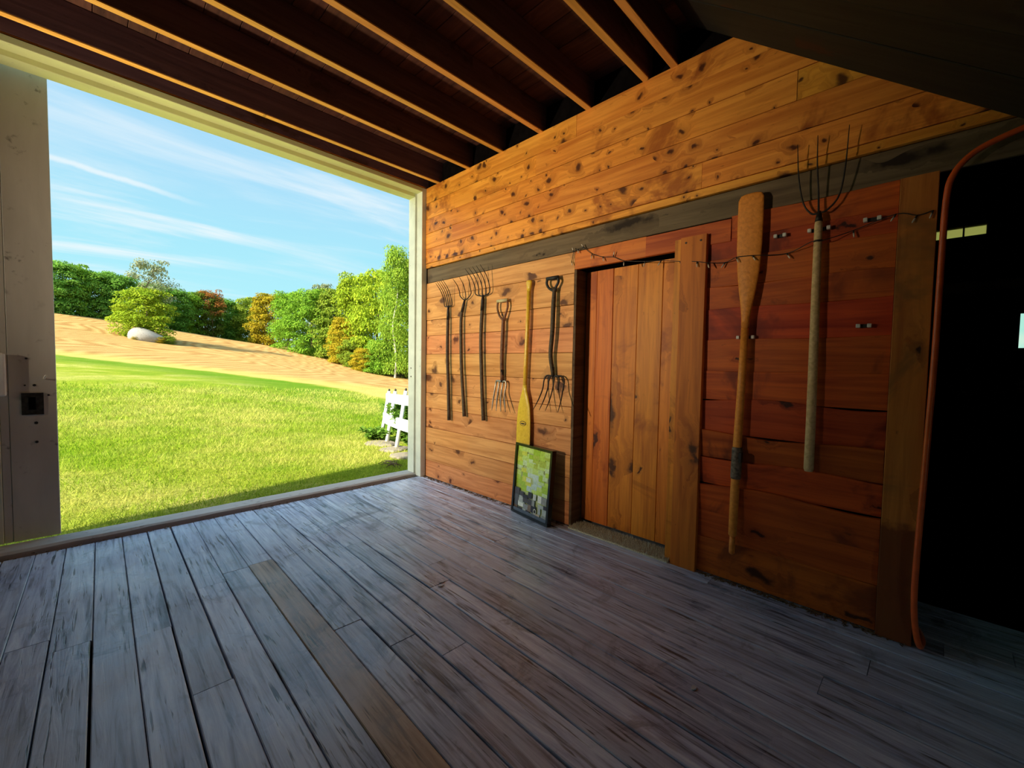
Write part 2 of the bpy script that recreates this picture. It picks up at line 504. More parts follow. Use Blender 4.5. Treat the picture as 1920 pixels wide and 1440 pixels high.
def uplank(y0, y1, z0, z1, xf, mat, parent, T=0.02, gap=0.0015, name='board'):
    """upright board between y0<y1"""
    V, F = plank_mesh(z1 - z0, (y1 - y0) - 2 * gap, T, 0.002)
    return mobj(name, V, F, mat, parent, (xf + T, y0 + gap, z0), R_UP)

# ------------------------------------------------------------------ ground
CP = [(-2.68, 0.64, -0.08), (-1.77, 0.52, -0.08), (0.09, 0.69, -0.08), (-2.76, 4.13, 0.06), (-2.96, 11.59, 0.48), (-3.64, 33.11, 1.36), (-4.78, 66.5, 4.22), (-5.64, 95.08, 8.15), (-0.97, 5.0, 0.03), (0.49, 13.24, 0.39), (2.76, 26.04, 0.51), (12.07, 78.45, 3.36), (18.63, 115.27, 6.57), (25.0, 125.23, 6.18), (0.75, 4.73, -0.1), (5.27, 16.58, 0.1), (18.38, 50.95, 0.42), (35.11, 94.8, 2.47), (4.48, 8.01, -0.11), (27.26, 46.68, -1.61), (39.92, 68.16, -1.57), (3.04, 99.38, 7.69), (3.93, 75.07, 3.71), (35.86, 75.32, -0.08), (31.37, 112.29, 4.82),
      (-6, 0.5, -0.08), (-6, -4, -0.12), (-6, -9, -0.12), (0, -9, -0.12), (7, -9, -0.12), (7, -3, -0.12), (7, 0.5, -0.12), (0, -4, -0.14), (-3, -4, -0.14), (1.2, 2.5, -0.10), (-40, 30, 3.0), (-40, 90, 10.0), (-30, 140, 12.0), (20, 160, 8.5), (70, 150, 4.0), (80, 80, -2.5), (60, 30, -2.5), (40, 5, -1.5), (-40, -10, 0.5), (-30, -40, 0.0), (40, -40, -0.5)]
_c = np.array(CP)
def _phi(r):
    return r ** 1.5
def _fit(P, z):
    n = len(P)
    K = _phi(np.linalg.norm(P[:, None] - P[None], axis=2) / 30.0)
    Q = np.c_[np.ones(n), P / 30.0]
    Am = np.block([[K + 1e-4 * np.eye(n), Q], [Q.T, np.zeros((3, 3))]])
    return np.linalg.solve(Am, np.r_[z, np.zeros(3)])
_wt = _fit(_c[:, :2], _c[:, 2])
def ground_z(x, y):
    P = np.c_[np.ravel(x), np.ravel(y)].astype(float)
    K = _phi(np.linalg.norm(P[:, None] - _c[None, :, :2], axis=2) / 30.0)
    z = K @ _wt[:-3] + np.c_[np.ones(len(P)), P / 30.0] @ _wt[-3:]
    inb = (P[:, 0] > -5.6) & (P[:, 0] < 6.2) & (P[:, 1] > -8.4) & (P[:, 1] < 0.5)
    return np.where(inb, np.minimum(z, -0.08), z)

EDGE = np.array([(-40, 44), (-20, 39), (-3.64, 33.11), (-0.53, 29.67), (2.76, 26.04), (4.23, 21.12), (5.27, 16.58), (4.96, 10.71), (4.6, 8.0), (5.2, 5.5), (9, 4.0), (60, 2.0)], float)
def edge_dist(x, y):
    """positive in the mown hay field, negative on the lawn"""
    P = np.c_[np.ravel(x), np.ravel(y)].astype(float)
    best = np.full(len(P), 1e9)
    sgn = np.ones(len(P))
    for a, b in zip(EDGE[:-1], EDGE[1:]):
        d = b - a
        t = np.clip(((P - a) @ d) / (d @ d), 0, 1)
        q = a + t[:, None] * d
        r = np.linalg.norm(P - q, axis=1)
        cr = d[0] * (P[:, 1] - a[1]) - d[1] * (P[:, 0] - a[0])
        m = r < best
        best = np.where(m, r, best)
        sgn = np.where(m, np.sign(cr), sgn)
    return best * sgn

def axis(parts):
    out = []
    for a, b, s in parts:
        out += list(np.arange(a, b - 1e-6, s))
    out.append(parts[-1][1])
    return np.array(out)
gx = axis([(-90, -30, 6), (-30, -8, 2), (-8, 9, 0.4), (9, 50, 1.5), (50, 110, 6)])
gy = axis([(-40, -10, 6), (-10, 0, 1), (0, 12, 0.4), (12, 40, 0.7), (40, 130, 2), (130, 190, 6)])
XX, YY = np.meshgrid(gx, gy)
ZZ = ground_z(XX, YY)
nx, ny = len(gx), len(gy)
V = np.c_[XX.ravel(), YY.ravel(), ZZ]
F = [(j * nx + i, j * nx + i + 1, (j + 1) * nx + i + 1, (j + 1) * nx + i) for j in range(ny - 1) for i in range(nx - 1)]

def ground_mat():
    m, t, b = new_mat('meadow')
    geo = t.n('ShaderNodeNewGeometry')
    W = geo.outputs['Position']
    at = t.n('ShaderNodeAttribute', attribute_name='field')
    fd = at.outputs['Fac']
    wob = t.noise(W, 0.7, 4, 0.6)
    fd2 = t.math('ADD', fd, t.math('MULTIPLY', t.math('SUBTRACT', wob, 0.5), 1.6))
    # lawn
    big = t.noise(W, 0.42, 4, 0.6, 0.5)
    med = t.noise(W, 2.2, 4, 0.65)
    fine = t.noise(W, 26.0, 4, 0.7)
    lawn = t.ramp(big, [(0.30, (0.18, 0.33, 0.014)), (0.48, (0.38, 0.44, 0.035)), (0.62, (0.58, 0.54, 0.13))])
    lawn = t.mix(t.mapr(med, 0.38, 0.68, 0, 0.5), lawn, (0.24, 0.36, 0.02))
    strip = t.math('MULTIPLY', t.mapr(fd2, -6.0, -2.0), t.mapr(fd2, 0.2, -0.8))
    lawn = t.mix(t.math('MULTIPLY', strip, 0.75), lawn, (0.115, 0.27, 0.012))
    lawn = t.mix(t.mapr(fine, 0.35, 0.60, 0.55, 0.0), lawn, (0.06, 0.11, 0.008))
    # hay field: swaths that follow the mower
    dv = t.n('ShaderNodeTexNoise', i_Scale=0.045, i_Detail=2.0)
    t.l(W, dv.inputs['Vector'])
    Wd = t.vmath('ADD', W, t.vmath('MULTIPLY', dv.outputs['Color'], (26.0, 26.0, 0.0)).outputs[0]).outputs[0]
    mpn = t.n('ShaderNodeMapping')
    mpn.inputs['Rotation'].default_value = (0, 0, math.radians(32))
    t.l(Wd, mpn.inputs[0])
    wv = t.n('ShaderNodeTexWave', wave_profile='SIN', i_Scale=0.20, i_Distortion=4.5, i_Detail=4.0, i_Detail_Scale=1.2)
    t.l(mpn.outputs[0], wv.inputs['Vector'])
    hn = t.noise(W, 0.5, 5, 0.7)
    hay = t.ramp(wv.outputs['Fac'], [(0.0, (0.42, 0.23, 0.075)), (0.5, (0.54, 0.33, 0.11)), (1.0, (0.60, 0.40, 0.15))])
    hay = t.mix(t.mapr(hn, 0.5, 0.75, 0, 0.6), hay, (0.48, 0.32, 0.10))
    hay = t.mix(t.mapr(fine, 0.35, 0.55, 0.35, 0.0), hay, (0.30, 0.16, 0.05))
    rim = t.mapr(fd2, 6.5, 0.5)
    hay = t.mix(t.math('MULTIPLY', rim, 0.8), hay, (0.56, 0.47, 0.12))
    col = t.mix(t.mapr(fd2, -0.35, 0.35), lawn, hay)
    t.l(col, b.inputs['Base Color'])
    b.inputs['Roughness'].default_value = 0.95
    b.inputs['Specular IOR Level'].default_value = 0.05
    bp = t.n('ShaderNodeBump', i_Strength=0.7, i_Distance=0.05)
    t.l(t.math('ADD', fine, t.noise(W, 90.0, 3, 0.7)), bp.inputs['Height'])
    t.l(bp.outputs[0], b.inputs['Normal'])
    return m
M['meadow'] = ground_mat()
ground = mobj('ground', V, F, 'meadow', smooth=True)
a = ground.data.attributes.new('field', 'FLOAT', 'POINT')
a.data.foreach_set('value', edge_dist(XX, YY).astype(np.float32))
tag(ground, 'sloping lawn running up into a mown golden hay field', 'ground', kind='structure')

# ------------------------------------------------------------------ floor
floor = MB().box((-5.3, -8.0, -0.11), (5.2, -0.012, -0.032)).build('floor', 'dark_gap')
tag(floor, 'worn grey plank floor of the barn', 'floor', kind='structure')
SK = 0.018   # the boards run a hair off square to the threshold
def fboard(x0, x1, y0, y1, mat):
    Wd = x1 - x0
    gap = random.choice((0.002, 0.003, 0.005, 0.008))
    V, F = plank_mesh(y0 - y1 - 0.002, Wd - gap, 0.03, 0.003)
    dz = random.uniform(-0.0025, 0.0)
    o = mobj('floorboard', V, F, mat, floor, (x0 + SK * y0, y0, -0.03 + dz), None)
    o.rotation_euler = (R_FLOOR.to_matrix() @ Matrix.Rotation(-math.atan(SK), 3, 'Z')).to_euler()
    return o
PITCH = 0.1288
edges = [-2.118 + PITCH * k for k in range(-24, 22)]
JOINTS = {1: (-2.05,), 4: (-1.09, -2.95), 2: (-1.2,), 6: (-0.35, -2.3), 7: (-1.55,), 9: (-0.9,), 11: (-2.0,)}
for k in range(len(edges) - 1):
    x0, x1 = edges[k], edges[k + 1]
    ys = [-0.060]
    kk = k - 22
    if kk in JOINTS:
        ys += [j + 0.0 for j in JOINTS[kk]]
    y = ys[-1] - random.uniform(0.9, 3.4)
    while y > -7.2:
        ys.append(y)
        y -= random.uniform(1.7, 3.6)
    ys.append(-7.9)
    for a0, b0 in zip(ys[:-1], ys[1:]):
        brown = abs(0.5 * (x0 + x1) + 1.80) < 0.065 and abs(a0 + 1.09) < 0.02
        fboard(x0, x1, a0, b0, 'floorboard_brown' if brown else 'floorboard')

# ------------------------------------------------------------------ right wall
YD0, YD1 = -2.005, -2.79        # plank door opening
YP0, YP1 = -3.751, -3.875       # post; past it the opening to the dark side room
wr = MB()
wr.box((0.022, 0.0, 0.0), (0.14, YD0, 3.2))
wr.box((0.022, YD0, 1.905), (0.14, YD1, 3.2))
wr.box((0.022, YD1, 0.0), (0.14, -3.87, 3.2))
wr.box((0.022, -3.87, 2.04), (0.14, -5.6, 3.2))
wr.box((0.022, -5.6, 0.0), (0.14, -8.0, 3.2))
wall_right = wr.build('wall_right', 'dark_gap')
tag(wall_right, 'knotty pine board wall hung with old farm tools', 'wall', kind='structure')

# upper courses, golden pine
UP = [2.190, 2.236, 2.385, 2.540, 2.690, 2.850, 3.008]
for i in range(len(UP) - 1):
    cuts = [-0.104] + {0: [], 1: [-2.9], 2: [-0.55, -4.3], 3: [-3.35], 4: [-1.62, -3.9], 5: [-2.0]}[i] + [-7.9]
    for a0, b0 in zip(cuts[:-1], cuts[1:]):
        wplank(a0, b0, UP[i], UP[i + 1], -0.016 + (0.004 if i == 0 else random.uniform(-0.002, 0.002)), 'pine_upper', wall_right, T=0.03)
# grey beam, set back under the upper courses
wplank(-0.104, -7.9, 2.040, 2.188, 0.008, 'beam_grey', wall_right, T=0.10, name='beam')
# lower courses, left of the door
LO = [0.004, 0.179, 0.362, 0.532, 0.737, 0.895, 1.098, 1.300, 1.491, 1.653, 1.882]
for i in range(len(LO) - 1):
    wplank(-0.108, YD0 + 0.002, LO[i], LO[i + 1], random.uniform(-0.003, 0.002), 'pine_lower', wall_right)
wplank(-0.108, YD0, 1.882, 2.036, -0.002, 'pine_lower', wall_right)
wplank(YD0, -2.56, 1.905, 2.036, -0.002, 'door_wood', wall_right, T=0.024)
wplank(-2.56, -3.065, 1.905, 2.032, -0.006, 'trim_wood', wall_right, T=0.028)
# right of the door: older red boards with waney, overlapping edges
RO = [0.004, 0.215, 0.372, 0.535, 0.690, 0.833, 1.022, 1.183, 1.358, 1.532, 1.660, 1.812, 1.918, 2.036]
for i in range(len(RO) - 1):
    n = 14
    amp = 0.010 if i in (2, 3, 4, 5, 9) else 0.003
    ph = random.uniform(0, 6)
    wv = [amp * math.sin(ph + 2.1 * k / n * PI) + 0.4 * amp * math.sin(ph * 2 + 7 * k / n) for k in range(n + 1)]
    tilt = math.radians(5.0 if i in (2, 3, 4) else 1.5)
    y0 = -2.945 if i < len(RO) - 2 else -3.065
    wplank(y0, YP0, RO[i], RO[i + 1] + 0.006, 0.002 - (0.006 if i in (2, 4) else 0.0), 'pine_red', wall_right, T=0.02, tilt=tilt, wav1=wv, n=n)
# post at the edge of the dark opening
uplank(YP1, YP0, 0.0, 2.038, -0.022, 'post_wood', wall_right, T=0.13, name='post')
uplank(-5.72, -5.6, 0.0, 2.038, -0.022, 'post_wood', wall_right, T=0.13, name='post')
for i in range(10):
    wplank(-5.72, -7.9, 0.204 * i + 0.002, 0.204 * (i + 1), 0.0, 'pine_red', wall_right)
# door jamb; its reveal shade is put in with a darker board colour
jamb = MB().box((0.0, YD0 + 0.0015, 0.0), (0.152, YD0 - 0.018, 1.905)).build('jamb', 'old_board', wall_right)

# door casing on the right of the door
uplank(-2.948, -2.797, 0.0, 1.968, -0.034, 'trim_wood', wall_right, T=0.034, name='casing')
uplank(-2.797, -2.752, 0.0, 1.968, -0.012, 'door_wood', wall_right, T=0.03, name='casing')
# nails in the casing head
for y in (-2.83, -2.915):
    o = tube(MB(), [(-0.0365, y, 1.935), (-0.033, y, 1.935)], 0.006, 8).build('nail', 'iron', wall_right)

# ------------------------------------------------------------------ plank door in the right wall
door_1 = empty('door_1', (0.125, -2.4, 0.0))
tag(door_1, 'plank door of upright golden boards set back in the wall', 'door', kind='structure')
DY = [YD1 + 0.0, -2.622, -2.445, -2.255, -2.118, YD0 - 0.02]
for a0, b0 in zip(DY[:-1], DY[1:]):
    o = uplank(a0, b0, 0.035, 1.90, 0.124 + random.uniform(-0.001, 0.002), 'door_wood', None, T=0.026, name='board')
    o.parent = door_1
    o.location = o.location - door_1.location

# ------------------------------------------------------------------ doorway wall (far), its painted trim and the threshold
wb = MB()
wb.box((0.0, 0.0, -0.3), (6.0, 0.12, 4.6))
wb.box((-6.0, 0.0, -0.3), (-4.5, 0.12, 4.6))
wb.box((-4.5, 0.02, 3.01), (0.0, 0.12, 4.6))
wall_back = wb.build('wall_back', 'exterior')
tag(wall_back, 'barn end wall around the wide open doorway', 'wall', kind='structure')

trim_1 = empty('trim_1', (-2.3, 0.0, 2.9))
tag(trim_1, 'pale painted header trim over the wide doorway', 'trim', kind='structure')
def tr(parent, a0, b0, mat, name='strip'):
    L = Vector(parent.location)
    mb = MB().box(a0, b0)
    o = mb.build(name, mat, None)
    o.parent = parent
    o.location = -L
    bv = o.modifiers.new('bevel', 'BEVEL')
    bv.width = 0.003
    bv.segments = 1
    return o
tr(trim_1, (-4.5, -0.10, 2.966), (-0.062, 0.0, 3.008), 'header_paint')
tr(trim_1, (-4.5, 0.0, 2.932), (-0.082, 0.118, 3.008), 'header_paint')
trim_2 = empty('trim_2', (-0.08, 0.0, 0.03))
tag(trim_2, 'pale painted jamb trim on the right side of the doorway', 'trim', kind='structure')
tr(trim_2, (-0.062, -0.10, 0.0), (0.0, 0.0, 3.008), 'trim_paint')
tr(trim_2, (-0.082, 0.0, 0.03), (0.0, 0.118, 3.008), 'trim_paint')
for zc in (1.15, 1.06):
    tube(MB(), [(-0.0845, 0.06, zc), (-0.0815, 0.06, zc)], 0.008, 8).build('nail', 'iron', None).parent = trim_2
for ch in trim_2.children:
    if ch.name.startswith('nail'):
        ch.location = -Vector(trim_2.location)

sill = MB()
n = 40
Vs, Fs = [], []
for i in range(n + 1):
    x = -5.0 + 5.05 * i / n
    e = random.uniform(-0.004, 0.004)
    Vs += [(x, -0.012 + e, -0.10), (x, -0.012 + e, 0.018 + random.uniform(-0.003, 0.003)), (x, 0.004 + e, 0.030), (x, 0.150 + random.uniform(-0.003, 0.003), 0.030), (x, 0.162, 0.018), (x, 0.162, -0.25)]
for i in range(n):
    for k in range(5):
        o = i * 6 + k
        Fs.append((o, o + 6, o + 7, o + 1))
Fs += [tuple(range(6)), tuple(reversed(range(n * 6, n * 6 + 6)))]
trim_3 = mobj('trim_3', Vs, Fs, 'sill_concrete')
tag(trim_3, 'weathered grey threshold along the open doorway', 'threshold', kind='structure')

# sliding door pushed to the left, hung outside the threshold
door_2 = empty('door_2', (-3.4, 0.19, 0.03))
tag(door_2, 'pale grey painted sliding door at the left of the doorway', 'door', kind='structure')
def dpart(name, mb, mat, smooth=False):
    o = mb.build(name, mat, None, smooth=smooth)
    o.parent = door_2
    o.location = -Vector(door_2.location)
    return o
def dboard(x0, x1, yf, T, mat='door_paint', z0=0.03, z1=2.985):
    V, F = plank_mesh(z1 - z0, x1 - x0 - 0.002, T, 0.002)
    R = Matrix(((0, 1, 0), (0, 0, -1), (1, 0, 0)))
    R = Matrix(((0, -1, 0), (0, 0, -1), (1, 0, 0)))
    o = mobj('board', V, F, mat, None, (x1 - 0.001, yf + T, z0), R.to_euler())
    o.parent = door_2
    o.location = o.location - Vector(door_2.location)
    return o
dboard(-2.868, -2.664, 0.185, 0.04)
dboard(-2.905, -2.868, 0.187, 0.04)
dboard(-3.12, -2.905, 0.182, 0.05, 'trim_paint')
for k in range(6):
    dboard(-3.12 - 0.23 * (k + 1), -3.12 - 0.23 * k, 0.187, 0.04)
# lock plate with its slot
hp = MB().box((-2.816, 0.178, 0.832), (-2.722, 0.187, 0.971))
lp = dpart('lock_plate', hp, 'iron')
sl = MB().box((-2.786, 0.174, 0.865), (-2.756, 0.181, 0.945)).build('slot', 'dark_gap', lp)
# pull handle
ph = MB()
ph.box((-2.945, 0.148, 0.955), (-2.872, 0.172, 1.222))
pull = dpart('pull_handle', ph, 'white_paint')
bv = pull.modifiers.new('bevel', 'BEVEL')
bv.width = 0.012
bv.segments = 3
hk = MB()
tube(hk, [(-2.716, 0.187, 1.062), (-2.716, 0.172, 1.062), (-2.713, 0.162, 1.075), (-2.706, 0.160, 1.085)], 0.005, 6, 4)
dpart('hook', hk, 'white_plastic')
for (x, z, r) in ((-2.757, 0.778, 0.009), (-2.757, 0.655, 0.008), (-2.79, 1.19, 0.006), (-2.70, 0.955, 0.006), (-2.76, 1.02, 0.008), (-2.80, 1.02, 0.005)):
    dpart('bolt_head', tube(MB(), [(x, 0.182, z), (x, 0.188, z)], r, 8), 'iron')

# ------------------------------------------------------------------ ceiling, joists, the boxed-in stair
ceiling = MB().box((-5.3, -8.0, 3.225), (0.14, 0.06, 3.26)).build('ceiling', 'dark_gap')
tag(ceiling, 'dark board ceiling carried on exposed joists', 'ceiling', kind='structure')
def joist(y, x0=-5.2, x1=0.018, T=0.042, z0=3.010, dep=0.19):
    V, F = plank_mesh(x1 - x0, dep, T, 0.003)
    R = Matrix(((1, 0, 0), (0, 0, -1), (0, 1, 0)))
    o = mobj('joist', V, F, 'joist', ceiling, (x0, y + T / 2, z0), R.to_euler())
    mobj('edge_strip', *plank_mesh(x1 - x0, 0.008, T, 0.001), 'edge_strip', o, (0, -0.0085, 0))  # added strip, coloured as the lit underside of the joist
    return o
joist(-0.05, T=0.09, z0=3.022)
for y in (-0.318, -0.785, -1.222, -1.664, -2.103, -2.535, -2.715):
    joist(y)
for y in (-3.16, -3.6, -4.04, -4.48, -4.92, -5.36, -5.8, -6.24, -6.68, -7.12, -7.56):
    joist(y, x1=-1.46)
x = -5.25
while x < 0.0:
    wd = random.uniform(0.13, 0.2)
    V, F = plank_mesh(7.95, wd - 0.003, 0.022, 0.002)
    R = Matrix(((0, 1, 0), (-1, 0, 0), (0, 0, 1))) @ Matrix.Rotation(PI, 3, 'X')
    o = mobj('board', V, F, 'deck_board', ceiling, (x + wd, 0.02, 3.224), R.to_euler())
    x += wd
# boarded underside of the loft stair, rising towards the doorway along the right wall
stair = empty('loft_stair', (-0.75, -4.0, 2.2))
tag(stair, 'dark boarded underside of a steep stair rising along the wall to the loft', 'stair')
sl = 0.80
ang = math.atan(sl)
Ls = 3.14 / math.cos(ang)
def sp(y):
    return 2.986 + sl * (y + 3.054)
def sboard(x0, x1, T=0.03, lift=0.0, name='soffit_board'):
    V, F = plank_mesh(Ls, x1 - x0 - 0.004, T, 0.003)
    ax = Vector((0, math.cos(ang), math.sin(ang)))      # grain up the slope
    nz = Vector((0, math.sin(ang), -math.cos(ang)))     # face down and towards the doorway
    ay = nz.cross(ax)
    R = Matrix((ax, ay, nz)).transposed()
    p = Vector((x1 if ay.x < 0 else x0, -5.95, sp(-5.95) + lift))
    o = mobj(name, V, F, 'soffit_board', None, p - nz * T, R.to_euler())
    o.parent = stair
    o.location = o.location - Vector(stair.location)
xs = [-1.42, -1.20, -0.98, -0.76, -0.54, -0.30, -0.022]
for a0, b0 in zip(xs[:-1], xs[1:]):
    sboard(a0, b0, lift=random.uniform(0, 0.006))
# treads hidden above, outer stringer
for k in range(11):
    y = -5.7 + 0.27 * k
    if sp(y) + 0.2 > 3.2: continue
    mb = MB().box((-1.40, y - 0.13, sp(y) + 0.16), (-0.03, y + 0.13, sp(y) + 0.195))
    o = mb.build('tread', 'soffit_board', stair)
    o.location = -Vector(stair.location)

# ------------------------------------------------------------------ left wall, rear wall with the second big doorway, roof
wl = MB().box((-5.42, -8.0, -0.3), (-5.3, 0.0, 3.4)).build('wall_left', 'old_board')
tag(wl, 'plain dark board wall behind the left side', 'wall', kind='structure')
wf = MB()
wf.box((-5.42, -8.12, -0.3), (-4.6, -8.0, 3.4))
wf.box((-3.5, -8.12, -0.3), (6.0, -8.0, 3.4))
wf.box((-4.6, -8.12, 2.1), (-3.5, -8.0, 3.4))
wfo = wf.build('wall_front', 'old_board')
tag(wfo, 'rear barn wall with the second wide doorway', 'wall', kind='structure')
rf = MB()
Vr = [(-6.0, 0.34, 4.62), (6.6, 0.34, 4.62), (6.6, -4.0, 7.2), (-6.0, -4.0, 7.2), (-6.0, -8.4, 4.44), (6.6, -8.4, 4.44)]
Vr += [(x, y, z + 0.12) for x, y, z in Vr]
Fr = [(0, 1, 2, 3), (3, 2, 5, 4), (6, 9, 8, 7), (9, 10, 11, 8), (0, 6, 7, 1), (4, 5, 11, 10), (0, 3, 9, 6), (3, 4, 10, 9), (1, 7, 8, 2), (2, 8, 11, 5)]
roof = mobj('roof', Vr, Fr, 'roof')
tag(roof, 'grey barn roof with a short eave', 'roof', kind='structure')

# added fill light on a tripod, unseen left of the doorway, brightening the tool wall
WL = Vector((-4.85, -0.50, 0.0))
wlt = tag(empty('work_light', WL), 'round work light on a black tripod at the left end of the doorway', 'lamp')
def fpart(name, mb, mat, parent=None, **k):
    return mb.build(name, mat, parent or wlt, **k)
fpart('pole', tube(MB(), [(0, 0, 0.35), (0, 0, 1.57)], 0.014, 10), 'black_matte')
for k in range(3):
    an = 2 * PI * k / 3 + 0.5
    fpart('leg', tube(MB(), [(0, 0, 0.62), (0.36 * math.cos(an), 0.36 * math.sin(an), 0.009)], 0.010, 8), 'black_matte')
fpart('collar', tube(MB(), [(0, 0, 0.59), (0, 0, 0.66)], 0.022, 10), 'iron')
hs_ = fpart('housing', tube(MB(), [(-0.10, 0, 1.60), (-0.07, 0, 1.60), (0.0, 0, 1.60)], [0.05, 0.10, 0.13], 20), 'black_matte')
lm, lt, lb_ = new_mat('lamp_lens')  # glowing front of the added fill light
lb_.inputs['Emission Color'].default_value = (1.0, 0.85, 0.6, 1)
lb_.inputs['Emission Strength'].default_value = 4.0
M['lamp_lens'] = lm
fpart('lens', tube(MB(), [(0.001, 0, 1.60), (0.006, 0, 1.60)], 0.12, 20), 'lamp_lens', hs_)  # lens of the added fill light
fpart('side_shield', MB().box((-0.02, 0.088, 1.30), (0.40, 0.094, 1.90)), 'black_matte', hs_)  # added plate keeping the fill light off the sliding door
ld = bpy.data.lights.new('work_light_beam', 'SPOT')
ld.energy = FILL_W
ld.color = (1.0, 0.84, 0.60)
ld.spot_size = math.radians(80)
ld.spot_blend = 1.0
ld.shadow_soft_size = 0.07
lo = put(bpy.data.objects.new('work_light_beam', ld), wlt)
lo.location = (0.03, 0, 1.60)
lo.rotation_euler = (Vector((0.0, -0.50, 2.55)) - (WL + Vector((0, 0, 1.60)))).to_track_quat('-Z', 'Y').to_euler()

# ------------------------------------------------------------------ dark side room
ws = MB()
WX = 4.5
# window opening y -4.85..-4.50, z 1.50..1.86 ; transom y -4.28..-3.70, z 2.74..2.86
ws.box((WX, -8.0, -0.1), (WX + 0.1, -4.95, 3.2))
ws.box((WX, -4.95, -0.1), (WX + 0.1, -4.545, 1.46))
ws.box((WX, -4.95, 1.86), (WX + 0.1, -4.545, 3.2))
ws.box((WX, -4.545, -0.1), (WX + 0.1, -4.28, 3.2))
ws.box((WX, -4.28, -0.1), (WX + 0.1, -3.55, 2.745))
ws.box((WX, -4.28, 2.86), (WX + 0.1, -3.55, 3.2))
ws.box((WX, -3.55, -0.1), (WX + 0.1, 0.0, 3.2))
ws.box((0.14, -0.02, -0.1), (WX, 0.0, 3.2))
ws.box((0.14, 0.0, 3.2), (WX + 0.1, -8.0, 3.26))
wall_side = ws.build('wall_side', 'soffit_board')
tag(wall_side, 'unlit board walls of the room beyond the opening', 'wall', kind='structure')

gm, gt, gb = new_mat('dusty_glass')
gb.inputs['Base Color'].default_value = (0.75, 0.9, 0.7, 1)
gb.inputs['Roughness'].default_value = 0.12
gb.inputs['Transmission Weight'].default_value = 1.0
gb.inputs['IOR'].default_value = 1.1
M['dusty_glass'] = gm
am, atn, ab = new_mat('amber_pane')
ab.inputs['Base Color'].default_value = (0.55, 0.38, 0.08, 1)
ab.inputs['Roughness'].default_value = 0.6
ab.inputs['Transmission Weight'].default_value = 0.9
ab.inputs['IOR'].default_value = 1.1
M['amber_pane'] = am
window_1 = empty('window_1', (WX, -4.75, 1.46))
tag(window_1, 'small bright window at the back of the dark side room', 'window', kind='structure')
def wpart(parent, name, a0, b0, mat):
    o = MB().box(a0, b0).build(name, mat, parent)
    o.location = -Vector(parent.location)
    return o
wpart(window_1, 'frame', (WX - 0.02, -4.97, 1.44), (WX + 0.03, -4.53, 1.475), 'old_board')
wpart(window_1, 'frame', (WX - 0.02, -4.97, 1.845), (WX + 0.03, -4.53, 1.88), 'old_board')
wpart(window_1, 'frame', (WX - 0.02, -4.56, 1.475), (WX + 0.03, -4.53, 1.845), 'old_board')
wpart(window_1, 'frame', (WX - 0.02, -4.97, 1.475), (WX + 0.03, -4.94, 1.845), 'old_board')
wpart(window_1, 'pane', (WX + 0.04, -4.95, 1.46), (WX + 0.046, -4.545, 1.86), 'dusty_glass')
window_2 = empty('window_2', (WX, -3.9, 2.745))
tag(window_2, 'low strip of three dusty amber panes high in the dark room', 'window', kind='structure')
for k in range(4):
    wpart(window_2, 'pane', (WX + 0.05, -4.28 + 0.1825 * k, 2.745), (WX + 0.056, -4.28 + 0.1825 * (k + 1) - 0.014, 2.86), 'amber_pane')
    wpart(window_2, 'mullion', (WX + 0.0, -4.28 + 0.1825 * (k + 1) - 0.014, 2.745), (WX + 0.06, -4.28 + 0.1825 * (k + 1), 2.86), 'old_board')

def box_thing(name, a0, b0, mat, label, cat):
    L = Vector(((a0[0] + b0[0]) / 2, (a0[1] + b0[1]) / 2, a0[2]))
    o = MB().box(Vector(a0) - L, Vector(b0) - L).build(name, mat, None, L)
    bv = o.modifiers.new('bevel', 'BEVEL')
    bv.width = 0.006
    bv.segments = 2
    return tag(o, label, cat)
# shelf board on two brackets and a jar under the small window
shelf = empty('wall_shelf', (WX - 0.15, -4.4, 1.0))
tag(shelf, 'rough board shelf under the small window in the dark room', 'shelf')
wpart(shelf, 'board', (WX - 0.32, -5.4, 0.975), (WX - 0.005, -3.5, 1.005), 'old_board')
for y in (-5.1, -4.2, -3.7):
    wpart(shelf, 'bracket', (WX - 0.24, y - 0.02, 0.80), (WX - 0.005, y + 0.02, 0.975), 'old_board')
jar = empty('paint_tin', (WX - 0.14, -4.60, 1.0055))
tag(jar, 'small pale tin standing on the dark shelf below the window', 'tin')
jb = MB()
tube(jb, [(0, 0, 0), (0, 0, 0.12)], 0.06, 16)
jb.build('body', 'white_plastic', jar, smooth=False)
jl = MB()
tube(jl, [(0, 0, 0.12), (0, 0, 0.132)], [0.063, 0.063], 16)
jl.build('lid', 'steel', jar)
jr = MB()
tube(jr, [(0, 0, 0.05), (0, 0, 0.075)], 0.0615, 16)
jr.build('band', 'black_matte', jar)

# ------------------------------------------------------------------ tools on the wall
def rel(pts, L):
    return [tuple(Vector(p) - L) for p in pts]

def pts_thing(name, loc, label, cat, group=None):
    return tag(empty(name, loc), label, cat, group)

def dpart2(parent, name, mat, pts, r, seg=8, sm=0, squash=None, smooth=True):
    L = Vector(parent.location) if parent.parent is None else Vector(parent.parent.location)
    mb = MB()
    tube(mb, rel(pts, L), r, seg, sm, squash)
    o = mb.build(name, mat, parent, smooth=smooth)
    return o

